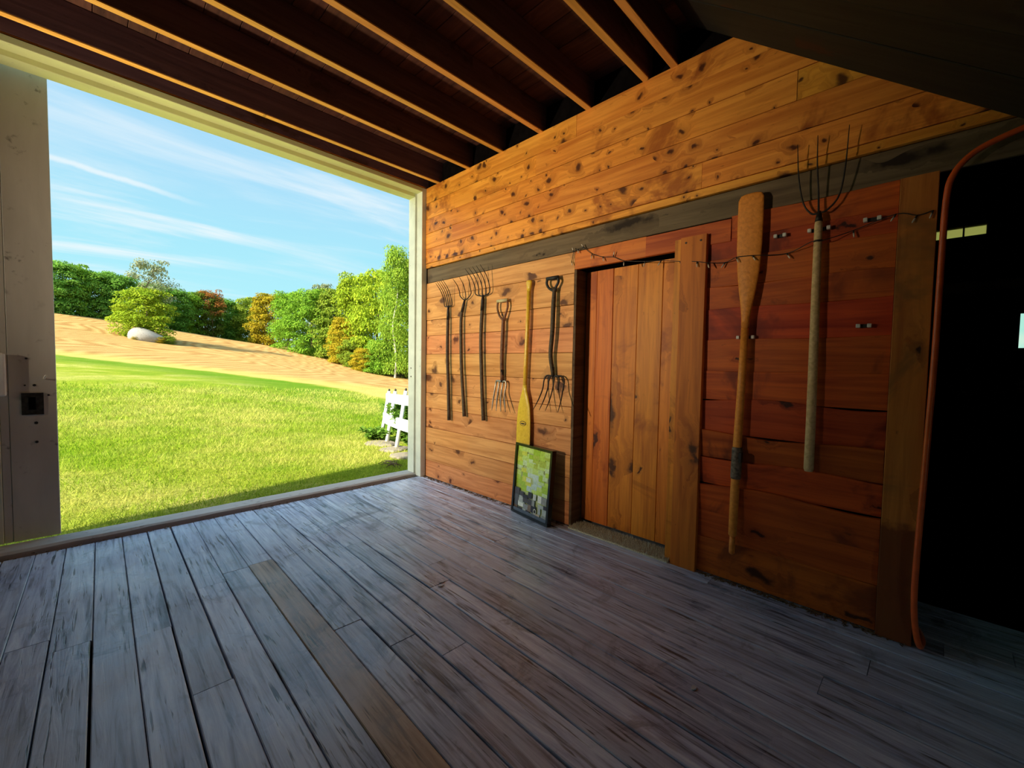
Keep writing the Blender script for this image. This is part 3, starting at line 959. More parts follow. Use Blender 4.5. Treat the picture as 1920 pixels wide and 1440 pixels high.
def tines_up(parent, head, tips, shoulders, r=0.004, xs=-0.03, bow=0.035, mat='iron'):
    """tines from the head over a shoulder, bowed out from the wall, to the tip"""
    h = Vector(head)
    for s, tp in zip(shoulders, tips):
        s = Vector(s)
        tp = Vector(tp)
        up = (tp.z - s.z)
        mid1 = Vector((s.x - 0.008, s.y, s.z + up * 0.28))
        mid2 = Vector((s.x + (tp.x - s.x) * 0.42, s.y * 0.6 + tp.y * 0.4, s.z + up * 0.66))
        q = Vector((h.x, h.y * 0.55 + s.y * 0.45, h.z + (s.z - h.z) * 0.25))
        dpart2(parent, 'tine', mat, [h, q, s, mid1, mid2, tp], [r * 1.25, r * 1.25, r * 1.2, r * 1.1, r, r * 0.45], 6, 5)

TOOL_G = 'old long-handled forks on the wall'
# hay fork, five close tines, nearest the doorway
f = pts_thing('manure_fork', (-0.025, -0.545, 0.65), 'five-tined fork hung tines up nearest the doorway, tines close together', 'fork', TOOL_G)
dpart2(f, 'handle', 'handle_wood', [(-0.03, -0.520, 1.715), (-0.034, -0.520, 1.60), (-0.04, -0.526, 1.30), (-0.036, -0.540, 1.0), (-0.03, -0.549, 0.65)], [0.013, 0.015, 0.016, 0.016, 0.0175], 10, 5)
dpart2(f, 'ferrule', 'iron', [(-0.03, -0.520, 1.77), (-0.031, -0.520, 1.70), (-0.033, -0.520, 1.63)], [0.009, 0.0145, 0.0155], 10)
n = 5
tines_up(f, (-0.03, -0.520, 1.755),
         [(-0.15, -0.476 - 0.103 * k / 4, 1.974 + 0.027 * k / 4) for k in range(n)],
         [(-0.034, -0.462 - 0.116 * k / 4, 1.772) for k in range(n)])
# three-tined fork with a crooked neck
f = pts_thing('hay_fork', (-0.025, -0.79, 0.71), 'three-tined fork with a bent neck, second from the doorway', 'fork', TOOL_G)
dpart2(f, 'handle', 'handle_wood', [(-0.03, -0.760, 1.765), (-0.034, -0.735, 1.68), (-0.036, -0.728, 1.55), (-0.04, -0.745, 1.2), (-0.036, -0.772, 0.9), (-0.03, -0.785, 0.71)], [0.012, 0.014, 0.0155, 0.016, 0.016, 0.0175], 10, 5)
dpart2(f, 'ferrule', 'iron', [(-0.03, -0.772, 1.80), (-0.031, -0.757, 1.755), (-0.034, -0.738, 1.69)], [0.009, 0.0135, 0.0148], 10)
tines_up(f, (-0.03, -0.775, 1.80),
         [(-0.12, -0.704, 1.989), (-0.12, -0.799, 1.996), (-0.12, -0.906, 2.001)],
         [(-0.034, -0.705, 1.845), (-0.034, -0.790, 1.83), (-0.034, -0.866, 1.85)])
# five wide tines
f = pts_thing('manure_fork', (-0.025, -1.06, 0.70), 'five-tined fork with wide curved tines hung tines up, third from the doorway', 'fork', TOOL_G)
dpart2(f, 'handle', 'handle_wood', [(-0.03, -1.028, 1.79), (-0.034, -1.022, 1.65), (-0.04, -1.020, 1.4), (-0.038, -1.040, 1.0), (-0.03, -1.058, 0.70)], [0.014, 0.0165, 0.0165, 0.0165, 0.018], 10, 5)
dpart2(f, 'ferrule', 'iron', [(-0.03, -1.030, 1.82), (-0.031, -1.027, 1.77), (-0.034, -1.023, 1.68)], [0.010, 0.016, 0.0172], 10)
tines_up(f, (-0.03, -1.030, 1.808),
         [(-0.12, -0.882 - 0.203 * k / 4, 2.056 + 0.002 * k) for k in range(5)],
         [(-0.034, -0.930 - 0.190 * k / 4, 1.83 + 0.008 * (abs(k - 2) == 2)) for k in range(5)])

def d_grip(parent, top, w, h, neck, matg, mats, r=0.009):
    """open D: cross grip, two straps meeting at the neck"""
    x, y, z = top
    dpart2(parent, 'grip', matg, [(x, y + w, z), (x, y - w, z)], 0.014, 10)
    for s in (1, -1):
        dpart2(parent, 'strap', mats, [(x, y + s * w * 0.92, z), (x, y + s * w, z - h * 0.35), (x, y + s * w * 0.6, z - h * 0.72), (x, neck[1] + s * 0.008, neck[2])], [r, r, r, r * 1.1], 8, 5)

# short spading fork with a pale D grip, tines down
f = pts_thing('spading_fork', (-0.03, -1.29, 0.81), 'short digging fork with pale D-grip and four light steel tines pointing down', 'fork')
d_grip(f, (-0.035, -1.285, 1.745), 0.062, 0.17, (-0.035, -1.300, 1.58), 'grip_pale', 'handle_brown')
dpart2(f, 'handle', 'handle_brown', [(-0.035, -1.300, 1.60), (-0.038, -1.297, 1.45), (-0.036, -1.288, 1.25), (-0.03, -1.290, 1.07)], [0.015, 0.0175, 0.0165, 0.016], 10, 5)
dpart2(f, 'socket', 'iron', [(-0.032, -1.290, 1.16), (-0.03, -1.290, 1.05)], [0.0175, 0.013], 10)
for k in range(4):
    y0 = -1.212 - 0.128 * k / 3
    y1 = -1.240 - 0.165 * k / 3
    dpart2(f, 'tine', 'steel', [(-0.03, -1.286, 1.058), (-0.03, y0 * 0.8 - 1.286 * 0.2, 1.062), (-0.03, y0, 1.035), (-0.045, y0, 0.96), (-0.075, (y0 + y1) / 2, 0.88), (-0.10, y1, 0.812)], [0.009, 0.009, 0.008, 0.007, 0.0065, 0.003], 6, 5, squash=(1.0, 1.0))

# yellow paddle
pd = pts_thing('canoe_paddle', (-0.03, -1.545, 0.42), 'yellow varnished canoe paddle standing blade down between two forks', 'paddle')
L = Vector(pd.location)
def flat_loft(parent, name, mat, secs, seg=16, power=2.0):
    """sections (x,y,z,half_width_y,half_thick_x)"""
    V, F = [], []
    for (x, y, z, a, b2) in secs:
        for k in range(seg):
            t = 2 * PI * k / seg
            c, s_ = math.cos(t), math.sin(t)
            e = 2.0 / power
            V.append(Vector((x + b2 * math.copysign(abs(s_) ** e, s_), y + a * math.copysign(abs(c) ** e, c), z)) - Vector(parent.location))
    for i in range(len(secs) - 1):
        for k in range(seg):
            q = i * seg + k
            q2 = i * seg + (k + 1) % seg
            F.append((q, q2, q2 + seg, q + seg))
    F.append(tuple(reversed(range(seg))))
    F.append(tuple(range((len(secs) - 1) * seg, len(secs) * seg)))
    return mobj(name, V, F, mat, parent, smooth=True)
flat_loft(pd, 'grip', 'paddle_wood', [(-0.034, -1.586, 1.878, 0.012, 0.006), (-0.034, -1.586, 1.872, 0.028, 0.012), (-0.034, -1.586, 1.855, 0.030, 0.014), (-0.034, -1.585, 1.82, 0.022, 0.014), (-0.034, -1.584, 1.79, 0.0165, 0.015)])
flat_loft(pd, 'shaft', 'paddle_wood', [(-0.034, -1.584, 1.795, 0.0165, 0.015), (-0.036, -1.578, 1.5, 0.017, 0.016), (-0.036, -1.567, 1.2, 0.017, 0.016), (-0.034, -1.56, 1.04, 0.018, 0.015)])
bl = flat_loft(pd, 'blade', 'paddle_wood', [(-0.034, -1.560, 1.05, 0.0175, 0.015), (-0.034, -1.559, 1.00, 0.024, 0.013), (-0.034, -1.557, 0.94, 0.045, 0.011), (-0.034, -1.555, 0.86, 0.066, 0.009), (-0.034, -1.553, 0.76, 0.075, 0.007), (-0.034, -1.551, 0.64, 0.078, 0.006), (-0.034, -1.549, 0.52, 0.076, 0.005), (-0.034, -1.547, 0.46, 0.066, 0.004), (-0.034, -1.546, 0.425, 0.040, 0.004), (-0.034, -1.546, 0.415, 0.01, 0.003)])
# maker's oval mark on the blade
lg = MB()
cy, cz, xx = -1.552, 0.728, -0.0425
def oval(mb, a, b2, x, n=20, cy=cy, cz=cz, a0=0.0, a1=2 * PI):
    V = [(x, cy + a * math.cos(a0 + (a1 - a0) * k / n), cz + b2 * math.sin(a0 + (a1 - a0) * k / n)) for k in range(n)]
    mb.add([Vector(v) - L for v in V], [tuple(range(n))])
oval(lg, 0.034, 0.020, xx)
mk = lg.build('maker_mark', 'black_matte', bl)
lg2 = MB(); oval(lg2, 0.029, 0.016, xx - 0.0006); lg2.build('mark_field', 'paddle_wood', bl)
lg3 = MB(); oval(lg3, 0.025, 0.006, xx - 0.0012, cz=cz - 0.002); lg3.build('mark_stroke', 'black_matte', bl)

# long-tined manure fork with dark D grip, tines down
f = pts_thing('manure_fork', (-0.03, -1.85, 0.86), 'dark fork with black D-grip beside the plank door, long curved tines pointing down', 'fork')
d_grip(f, (-0.038, -1.828, 1.862), 0.056, 0.10, (-0.038, -1.850, 1.765), 'black_matte', 'black_matte', 0.010)
dpart2(f, 'handle', 'handle_wood', [(-0.038, -1.850, 1.79), (-0.042, -1.845, 1.65), (-0.045, -1.842, 1.45), (-0.042, -1.828, 1.28), (-0.03, -1.846, 1.13)], [0.015, 0.018, 0.0175, 0.017, 0.015], 10, 5)
dpart2(f, 'socket', 'iron', [(-0.033, -1.838, 1.19), (-0.03, -1.849, 1.115)], [0.0175, 0.012], 10)
for k in range(5):
    y0 = -1.762 - 0.195 * k / 4
    y1 = -1.767 - 0.235 * k / 4
    broken = (k == 3)
    P = [(-0.03, -1.849, 1.118), (-0.03, y0 * 0.7 - 1.849 * 0.3, 1.125), (-0.034, y0, 1.09), (-0.055, y0 - 0.004, 1.02), (-0.10, (y0 + y1) / 2, 0.94), (-0.16, y1, 0.868)]
    rr = [0.006, 0.006, 0.0055, 0.005, 0.0045, 0.002]
    if broken:
        P, rr = P[:4], rr[:4]
    dpart2(f, 'tine', 'iron', P, rr, 6, 5)

# oar, blade up
oar = pts_thing('rowing_oar', (-0.03, -3.145, 0.178), 'long wooden oar hung blade up with a dark leather collar', 'oar')
flat_loft(oar, 'blade', 'oar_wood', [(-0.040, -3.170, 2.128, 0.030, 0.005), (-0.040, -3.170, 2.122, 0.050, 0.008), (-0.040, -3.170, 2.10, 0.061, 0.009), (-0.040, -3.170, 2.00, 0.0625, 0.010), (-0.040, -3.170, 1.85, 0.061, 0.011), (-0.040, -3.170, 1.72, 0.054, 0.012), (-0.040, -3.169, 1.62, 0.042, 0.0135), (-0.040, -3.168, 1.54, 0.029, 0.0155), (-0.040, -3.167, 1.47, 0.021, 0.0175), (-0.040, -3.166, 1.42, 0.019, 0.019)], 20, 2.3)
flat_loft(oar, 'shaft', 'oar_wood', [(-0.040, -3.166, 1.425, 0.019, 0.019), (-0.040, -3.160, 1.1, 0.0205, 0.0205), (-0.040, -3.152, 0.8, 0.022, 0.022), (-0.040, -3.148, 0.5, 0.0225, 0.0225), (-0.040, -3.146, 0.285, 0.021, 0.021), (-0.040, -3.146, 0.278, 0.015, 0.015)])
flat_loft(oar, 'collar', 'leather', [(-0.040, -3.153, 0.775, 0.0245, 0.0245), (-0.040, -3.152, 0.765, 0.0265, 0.0265), (-0.040, -3.150, 0.610, 0.0265, 0.0265), (-0.040, -3.150, 0.60, 0.0245, 0.0245)])
tg = MB().box((-0.085, -3.185, 0.70), (-0.055, -3.172, 0.752))
o = tg.build('collar_flap', 'black_matte', oar); o.location = -Vector(oar.location)
flat_loft(oar, 'grip', 'oar_wood', [(-0.040, -3.146, 0.28, 0.014, 0.014), (-0.040, -3.146, 0.23, 0.0155, 0.0155), (-0.040, -3.146, 0.185, 0.015, 0.015), (-0.040, -3.146, 0.178, 0.010, 0.010)])

# three-tined hay fork with long pale pole
pf = pts_thing('pitchfork', (-0.03, -3.47, 0.70), 'long pale-poled pitchfork with three thin wire tines hung tines up', 'fork')
flat_loft(pf, 'pole', 'pole_wood', [(-0.036, -3.468, 1.955, 0.009, 0.009), (-0.036, -3.468, 1.90, 0.0165, 0.0165), (-0.036, -3.470, 1.6, 0.0185, 0.0185), (-0.036, -3.474, 1.2, 0.020, 0.020), (-0.036, -3.476, 0.9, 0.0205, 0.0205), (-0.036, -3.476, 0.715, 0.021, 0.021), (-0.036, -3.476, 0.702, 0.017, 0.017)])
flat_loft(pf, 'ferrule', 'iron', [(-0.036, -3.468, 1.965, 0.008, 0.008), (-0.036, -3.468, 1.935, 0.0135, 0.0135), (-0.036, -3.468, 1.915, 0.0165, 0.0165)])
flat_loft(pf, 'binding', 'wire_dark', [(-0.036, -3.469, 1.826, 0.0185, 0.0185), (-0.036, -3.469, 1.818, 0.0185, 0.0185)])
dpart2(pf, 'tine', 'iron', [(-0.036, -3.466, 1.95), (-0.037, -3.462, 2.05), (-0.055, -3.455, 2.18), (-0.075, -3.455, 2.31)], [0.005, 0.004, 0.0035, 0.0015], 6, 6)
dpart2(pf, 'tine', 'iron', [(-0.036, -3.466, 1.955), (-0.036, -3.435, 1.962), (-0.038, -3.402, 2.02), (-0.055, -3.382, 2.14), (-0.075, -3.375, 2.295)], [0.005, 0.0045, 0.004, 0.0035, 0.0015], 6, 6)
dpart2(pf, 'tine', 'iron', [(-0.036, -3.466, 1.955), (-0.036, -3.500, 1.965), (-0.038, -3.542, 2.02), (-0.055, -3.562, 2.14), (-0.075, -3.572, 2.315)], [0.005, 0.0045, 0.004, 0.0035, 0.0015], 6, 6)

# white spring clips
def clip(y, z, label, w=0.030):
    c = pts_thing('tool_clip', (-0.006, y, z), label, 'clip', 'white tool clips on the red boards')
    mb = MB().box((-0.006, -w, -0.008), (0.006, w, 0.008))
    mb.build('base', 'wire_dark', c)
    for s in (1, -1):
        m2 = MB().box((-0.022, s * w - 0.008, -0.009), (0.004, s * w + 0.008, 0.009))
        o = m2.build('jaw', 'white_plastic', c)
        bv = o.modifiers.new('bevel', 'BEVEL'); bv.width = 0.003; bv.segments = 2
clip(-3.305, 1.886, 'empty white clip between the oar blade and the pitchfork', 0.020)
clip(-3.665, 1.888, 'empty white clip right of the pitchfork, near the upper string of lights', 0.024)
clip(-3.655, 1.408, 'lone empty white clip low on the red boards beside the post', 0.020)
clip(-3.163, 1.372, 'white clip gripping the thin shaft of the oar', 0.036)
clip(-3.468, 1.884, 'white clip gripping the top of the pitchfork pole', 0.038)

# string of little lights (unlit)
sl_ = pts_thing('string_lights', (-0.02, -2.0, 1.96), 'unlit string of tiny clear bulbs draped along the door head to the post', 'string lights')
wire = [(-1.986, 1.966), (-2.003, 2.03), (-2.040, 2.046), (-2.091, 2.043), (-2.161, 1.99), (-2.25, 1.955), (-2.332, 1.94), (-2.413, 1.902), (-2.565, 1.874), (-2.671, 1.862), (-2.789, 1.838), (-2.899, 1.815), (-2.959, 1.799), (-3.045, 1.792), (-3.113, 1.801), (-3.191, 1.797), (-3.337, 1.791), (-3.447, 1.819), (-3.49, 1.816), (-3.599, 1.851), (-3.744, 1.888), (-3.812, 1.867), (-3.86, 1.876)]
def wx(y):
    if -3.235 < y < -3.10: return -0.056
    if -3.50 < y < -3.44: return -0.060
    if -2.96 < y < -2.79: return -0.040
    if y < -3.74: return -0.028
    return -0.014
wp = [(wx(y), y, z) for y, z in wire]
dpart2(sl_, 'wire', 'wire_dark', wp, 0.0022, 5, 4)
for i, (y, z) in enumerate(wire):
    if i in (17, 18): continue
    a = random.uniform(-0.6, 0.6)
    d = Vector((-0.25, math.sin(a), -math.cos(a) if i not in (1, 3, 6) else math.cos(a))).normalized()
    p = Vector((wx(y), y, z))
    b0 = dpart2(sl_, 'socket', 'wire_dark', [p, p + d * 0.014], [0.0035, 0.004], 6)
    dpart2(sl_, 'bulb', 'bulb_glass', [p + d * 0.013, p + d * 0.022, p + d * 0.032, p + d * 0.036], [0.0034, 0.0038, 0.003, 0.0008], 6)

# orange hose down the post
hz = pts_thing('air_hose', (-0.03, -3.885, 0.0), 'bright orange hose hanging down the edge of the post to the floor', 'hose')
dpart2(hz, 'hose', 'hose', [(-0.045, -4.32, 2.14), (-0.045, -4.18, 2.135), (-0.045, -4.08, 2.118), (-0.045, -3.97, 2.075), (-0.05, -3.912, 2.00), (-0.044, -3.896, 1.90), (-0.03, -3.893, 1.65), (-0.03, -3.891, 1.3), (-0.04, -3.886, 1.0), (-0.05, -3.880, 0.7), (-0.055, -3.874, 0.40), (-0.055, -3.874, 0.22), (-0.045, -3.884, 0.09), (-0.02, -3.900, 0.014), (0.08, -3.905, 0.012), (0.20, -3.86, 0.012), (0.26, -3.70, 0.012), (0.28, -3.4, 0.012)], 0.0115, 10, 6)
dpart2(hz, 'hook', 'iron', [(0.0, -4.18, 2.115), (-0.05, -4.18, 2.112), (-0.065, -4.18, 2.13), (-0.065, -4.18, 2.15)], 0.004, 6, 4)

# ------------------------------------------------------------------ framed collage leaning on the wall
pic = pts_thing('framed_collage', (-0.11, -1.70, 0.0), 'black-framed green and grey photo collage leaning on the wall beside the door', 'picture')
B0 = Vector((-0.092, -1.480, 0.0)); B1 = Vector((-0.155, -1.918, 0.0))
T0 = Vector((-0.052, -1.494, 0.560))
ux = (B1 - B0); PW = ux.length; ux.normalize()
up0 = (T0 - B0); up0 -= ux * up0.dot(ux); PH = 0.565; uy = up0.normalized()
un = ux.cross(uy)
if un.x > 0: un = -un
RP = Matrix((ux, uy, ux.cross(uy))).transposed()
sgn = 1.0 if ux.cross(uy).x < 0 else -1.0
# tilt base lift so the rear lower edge rests on the floor
def ppart(name, mb, mat, parent=None):
    o = mb.build(name, mat, pic if parent is None else parent, tuple(B0 - Vector(pic.location) + Vector((0, 0, 0.004))) if parent is None else (0, 0, 0), RP.to_euler() if parent is None else None)
    return o
fw = 0.020
ft = 0.042
ppart('frame_rail', MB().box((0, 0, -ft * sgn), (PW, fw, 0)), 'black_gloss')
ppart('frame_rail', MB().box((0, PH - fw, -ft * sgn), (PW, PH, 0)), 'black_gloss')
ppart('frame_rail', MB().box((0, fw, -ft * sgn), (fw, PH - fw, 0)), 'black_gloss')
ppart('frame_rail', MB().box((PW - fw, fw, -ft * sgn), (PW, PH - fw, 0)), 'black_gloss')
ppart('backing', MB().box((fw * 0.5, fw * 0.5, -ft * 0.9 * sgn), (PW - fw * 0.5, PH - fw * 0.5, -ft * 0.55 * sgn)), 'black_matte')
# printed collage: overlapping paper patches
cm, ct, cb = new_mat('collage_print')
ca = ct.n('ShaderNodeAttribute', attribute_name='tint')
nn = ct.n('ShaderNodeTexCoord')
tex = ct.noise(nn.outputs['Object'], 55.0, 5, 0.7)
ccol = ct.mix(ct.mapr(tex, 0.35, 0.65, 0.0, 0.55), ca.outputs['Color'], ct.mix(1.0, ca.outputs['Color'], (0.55, 0.6, 0.4), 'MULTIPLY'))
ct.l(ccol, cb.inputs['Base Color'])
cb.inputs['Roughness'].default_value = 0.25
M['collage_print'] = cm
Vp, Fp, Cp = [], [], []
def patch(x0, y0, x1, y1, col, lay):
    k = len(Vp)
    z = (-ft * 0.5 + 0.00025 * lay) * sgn
    Vp.extend([(x0, y0, z), (x1, y0, z), (x1, y1, z), (x0, y1, z)])
    Fp.append((k, k + 1, k + 2, k + 3) if sgn > 0 else (k + 3, k + 2, k + 1, k))
    Cp.extend([col] * 4)
ix0, iy0, ix1, iy1 = fw * 0.9, fw * 0.9, PW - fw * 0.9, PH - fw * 0.9
iw, ih = ix1 - ix0, iy1 - iy0
patch(ix0, iy0, ix1, iy1, (0.50, 0.60, 0.30), 0)
r2 = random.Random(5)
greens = [(0.55, 0.80, 0.12), (0.42, 0.66, 0.06), (0.62, 0.85, 0.25), (0.70, 0.78, 0.12), (0.60, 0.82, 0.40), (0.48, 0.62, 0.10), (0.66, 0.86, 0.52)]
blues = [(0.62, 0.80, 0.76), (0.55, 0.74, 0.72), (0.70, 0.84, 0.80)]
darks = [(0.80, 0.86, 0.88), (0.03, 0.03, 0.05), (0.07, 0.07, 0.09), (0.16, 0.10, 0.08), (0.30, 0.33, 0.36), (0.60, 0.66, 0.68), (0.45, 0.52, 0.56), (0.10, 0.11, 0.14), (0.62, 0.55, 0.46), (0.22, 0.16, 0.13)]
for row in range(9):
    for c_ in range(6):
        u0, v0 = c_ / 6 + r2.uniform(-0.05, 0.03), 0.33 + row / 13.4 + r2.uniform(-0.03, 0.02)
        u1, v1 = u0 + r2.uniform(0.14, 0.28), v0 + r2.uniform(0.06, 0.13)
        col = r2.choice(greens)
        if 0.3 < u0 < 0.62 and 0.33 < v0 < 0.62: col = r2.choice(blues)
        patch(ix0 + iw * max(0, u0), iy0 + ih * max(0, v0), ix0 + iw * min(1, u1), iy0 + ih * min(1, v1), col, (1 + row * 6 + c_) * 0.6)
for row in range(4):
    for c_ in range(7):
        u0, v0 = c_ / 7 + r2.uniform(-0.05, 0.03), row / 12.0 + r2.uniform(-0.02, 0.01)
        u1, v1 = u0 + r2.uniform(0.07, 0.20), v0 + r2.uniform(0.05, 0.13)
        patch(ix0 + iw * max(0, u0), iy0 + ih * max(0, v0), ix0 + iw * min(1, u1), iy0 + ih * min(1, v1), r2.choice(darks), (60 + row * 7 + c_) * 0.6)
patch(ix0, iy0, ix0 + iw, iy0 + ih * 0.05, (0.10, 0.13, 0.20), 60)
# the small pale looped emblem near the bottom
for k in range(12):
    a0, a1 = 2 * PI * k / 12, 2 * PI * (k + 1) / 12
    cx_, cy_ = ix0 + iw * 0.66, iy0 + ih * 0.10
    q0, q1 = 0.012, 0.017
    kk = len(Vp)
    z = (-ft * 0.5 + 0.016) * sgn
    for (rr_, aa) in ((q0, a0), (q1, a0), (q1, a1), (q0, a1)):
        Vp.append((cx_ + rr_ * math.cos(aa), cy_ + rr_ * 1.2 * math.sin(aa), (-ft * 0.5 + 0.0158) * sgn))
    Fp.append((kk, kk + 1, kk + 2, kk + 3) if sgn > 0 else (kk + 3, kk + 2, kk + 1, kk))
    Cp.extend([(0.85, 0.85, 0.82)] * 4)
pr = mobj('print', Vp, Fp, 'collage_print', pic, tuple(B0 - Vector(pic.location) + Vector((0, 0, 0.004))), RP.to_euler())
ta = pr.data.attributes.new('tint', 'FLOAT_COLOR', 'POINT')
ta.data.foreach_set('color', np.array([(*c, 1.0) for c in Cp], np.float32).ravel())
pr['kind'] = 'stuff'

# ------------------------------------------------------------------ doormat strip at the plank door
dm = pts_thing('doormat', (0.06, -2.42, 0.0), 'beige shaggy carpet strip on the floor at the foot of the plank door', 'mat')
mb = MB().box((-0.045, -2.785, 0.001), (0.12, -2.03, 0.012))
o = mb.build('backing', 'mat_pile', dm); o.location = -Vector(dm.location)
Vm, Fm = [], []
for i in range(5200):
    x = random.uniform(-0.05, 0.12); y = random.uniform(-2.785, -2.03)
    a = random.uniform(0, 2 * PI); h = random.uniform(0.012, 0.026); w2 = 0.0018
    dx, dy = math.cos(a), math.sin(a)
    k = len(Vm)
    Vm += [(x - dy * w2, y + dx * w2, 0.010), (x + dy * w2, y - dx * w2, 0.010), (x + dx * 0.006, y + dy * 0.006, 0.008 + h)]
    Fm.append((k, k + 1, k + 2))
o = mobj('pile', Vm, Fm, 'mat_pile', dm); o.location = -Vector(dm.location); o['kind'] = 'stuff'

# ------------------------------------------------------------------ sweepings along the wall and threshold
def litter(name, n, place, mat, label, cat, size=(0.008, 0.03)):
    V, F = [], []
    for i in range(n):
        x, y = place()
        a = random.uniform(0, 2 * PI)
        l = random.uniform(*size); w2 = random.uniform(0.001, 0.003)
        c, s = math.cos(a) * l, math.sin(a) * l
        nx_, ny_ = -math.sin(a) * w2, math.cos(a) * w2
        h = random.uniform(0.001, 0.006)
        k = len(V)
        V += [(x - nx_, y - ny_, h), (x + nx_, y + ny_, h), (x + c + nx_, y + s + ny_, h * 0.5), (x + c - nx_, y + s - ny_, h * 0.5), (x, y, 0.0003), (x + c, y + s, 0.0003)]
        F += [(k, k + 1, k + 2, k + 3), (k, k + 3, k + 5, k + 4), (k + 1, k + 4, k + 5, k + 2)]
    o = mobj(name, V, F, mat)
    return tag(o, label, cat, kind='stuff')
litter('chaff', 420, lambda: (-abs(random.gauss(0, 0.018)) - 0.004, random.choice((random.uniform(-1.45, -0.06), random.uniform(-2.0, -0.06)))), 'straw', 'brown chaff swept along the foot of the pine wall', 'chaff')
litter('chaff', 380, lambda: (-abs(random.gauss(0, 0.014)) - 0.004, random.uniform(-3.86, -2.96)), 'straw', 'brown chaff along the foot of the red boards', 'chaff')
litter('leaf_litter', 180, lambda: (random.uniform(-2.95, -0.02), -0.058 + random.gauss(0, 0.012)), 'straw', 'dry leaf bits lodged in the gap along the threshold', 'leaf litter', (0.005, 0.022))
# pale chips lying on the floor
CH = [(-1.17, -2.02, 'pale paint chip on the blue-grey boards in the middle of the floor'), (-1.20, -2.05, 'smaller pale chip next to the paint chip mid-floor'), (-0.95, -3.30, 'pale splinter on the boards at the lower right')]
for x, y, lb in CH:
    V = []
    n = 9
    for k in range(n):
        a = 2 * PI * k / n
        r_ = random.uniform(0.010, 0.024)
        V.append((r_ * math.cos(a), r_ * math.sin(a) * 0.6, 0.0))
    V += [(vx * 0.9, vy * 0.9, 0.003) for vx, vy, _ in V]
    F = [tuple(reversed(range(n))), tuple(range(n, 2 * n))] + [(k, (k + 1) % n, n + (k + 1) % n, n + k) for k in range(n)]
    o = mobj('paint_chip', V, F, 'chip', None, (x, y, 0.0005))
    tag(o, lb, 'chip')

# ------------------------------------------------------------------ outside: white curved railing, stones, plants
rl = pts_thing('curved_railing', (0.7, 1.75, -0.10), 'white curved two-rail railing just outside the right of the doorway', 'railing')
path = [(0.52, 0.45), (0.57, 0.80), (0.64, 1.22), (0.74, 1.75), (0.88, 2.30), (1.03, 2.80)]
def rail(zc0, zc1, h):
    P = smooth_path([(x, y, 0) for x, y in path], 5)
    n = len(P)
    V, F = [], []
    for i, p in enumerate(P):
        t = (P[min(i + 1, n - 1)] - P[max(i - 1, 0)]).normalized()
        nrm = Vector((t.y, -t.x, 0))
        zc = zc0 + (zc1 - zc0) * i / (n - 1)
        lean = 0.13 * (zc + 0.1) / 0.8
        q = p + Vector((lean, 0, 0))
        for sx, sz in ((-1, -1), (1, -1), (1, 1), (-1, 1)):
            V.append(q + nrm * (0.014 * sx) + Vector((0, 0, zc + sz * h / 2)) - Vector(rl.location))
    for i in range(n - 1):
        for k in range(4):
            F.append((i * 4 + k, i * 4 + (k + 1) % 4, i * 4 + 4 + (k + 1) % 4, i * 4 + 4 + k))
    F += [(3, 2, 1, 0), tuple(range((n - 1) * 4, n * 4))]
    return mobj('rail', V, F, 'white_paint', rl)
rail(0.70, 0.60, 0.15)
rail(0.315, 0.255, 0.17)
for (x, y, s) in ((0.745, 1.76, 1), (0.885, 2.30, 0.95), (1.00, 2.70, 0.92), (0.57, 0.85, 1.0)):
    top = 0.80 * s - 0.02
    dpart2(rl, 'post', 'white_paint', [(x - 0.02, y, -0.12), (x + 0.13 * (top + 0.1) / 0.8, y, top)], [0.030, 0.028], 12)
    fx = x + 0.13 * (top + 0.1) / 0.8
    dpart2(rl, 'finial', 'iron', [(fx, y, top), (fx + 0.002, y, top + 0.015), (fx + 0.003, y, top + 0.03), (fx + 0.004, y, top + 0.042)], [0.010, 0.018, 0.016, 0.004], 10)

stm = painted('field_stone', (0.34, 0.32, 0.28), (0.15, 0.13, 0.11), 9, (0.5, 0.7), 0.9)
M['field_stone'] = stm
def rock(name, loc, dims, seed, label, cat, group=None, mat='field_stone', sub=3, rz=0.0, amp=0.16):
    import bmesh
    bm = bmesh.new()
    bmesh.ops.create_icosphere(bm, subdivisions=sub, radius=1.0)
    rs = np.random.default_rng(seed)
    K = rs.normal(size=(7, 3)) * 1.7
    ph_ = rs.uniform(0, 6.28, 7)
    for v in bm.verts:
        p = np.array(v.co)
        d = 1 + amp * np.sum(np.sin(K @ p + ph_)) / 3.0
        v.co = Vector((p[0] * d * dims[0], p[1] * d * dims[1], p[2] * d * dims[2]))
    me = bpy.data.meshes.new(name)
    bm.to_mesh(me)
    bm.free()
    for p in me.polygons:
        p.use_smooth = True
    me.materials.append(M[mat])
    o = bpy.data.objects.new(name, me)
    o.location = loc
    o.rotation_euler = (0, 0, rz)
    put(o)
    return tag(o, label, cat, group)
M['path_stone'] = painted('path_stone', (0.30, 0.25, 0.19), (0.13, 0.11, 0.08), 14, (0.45, 0.65), 0.9)
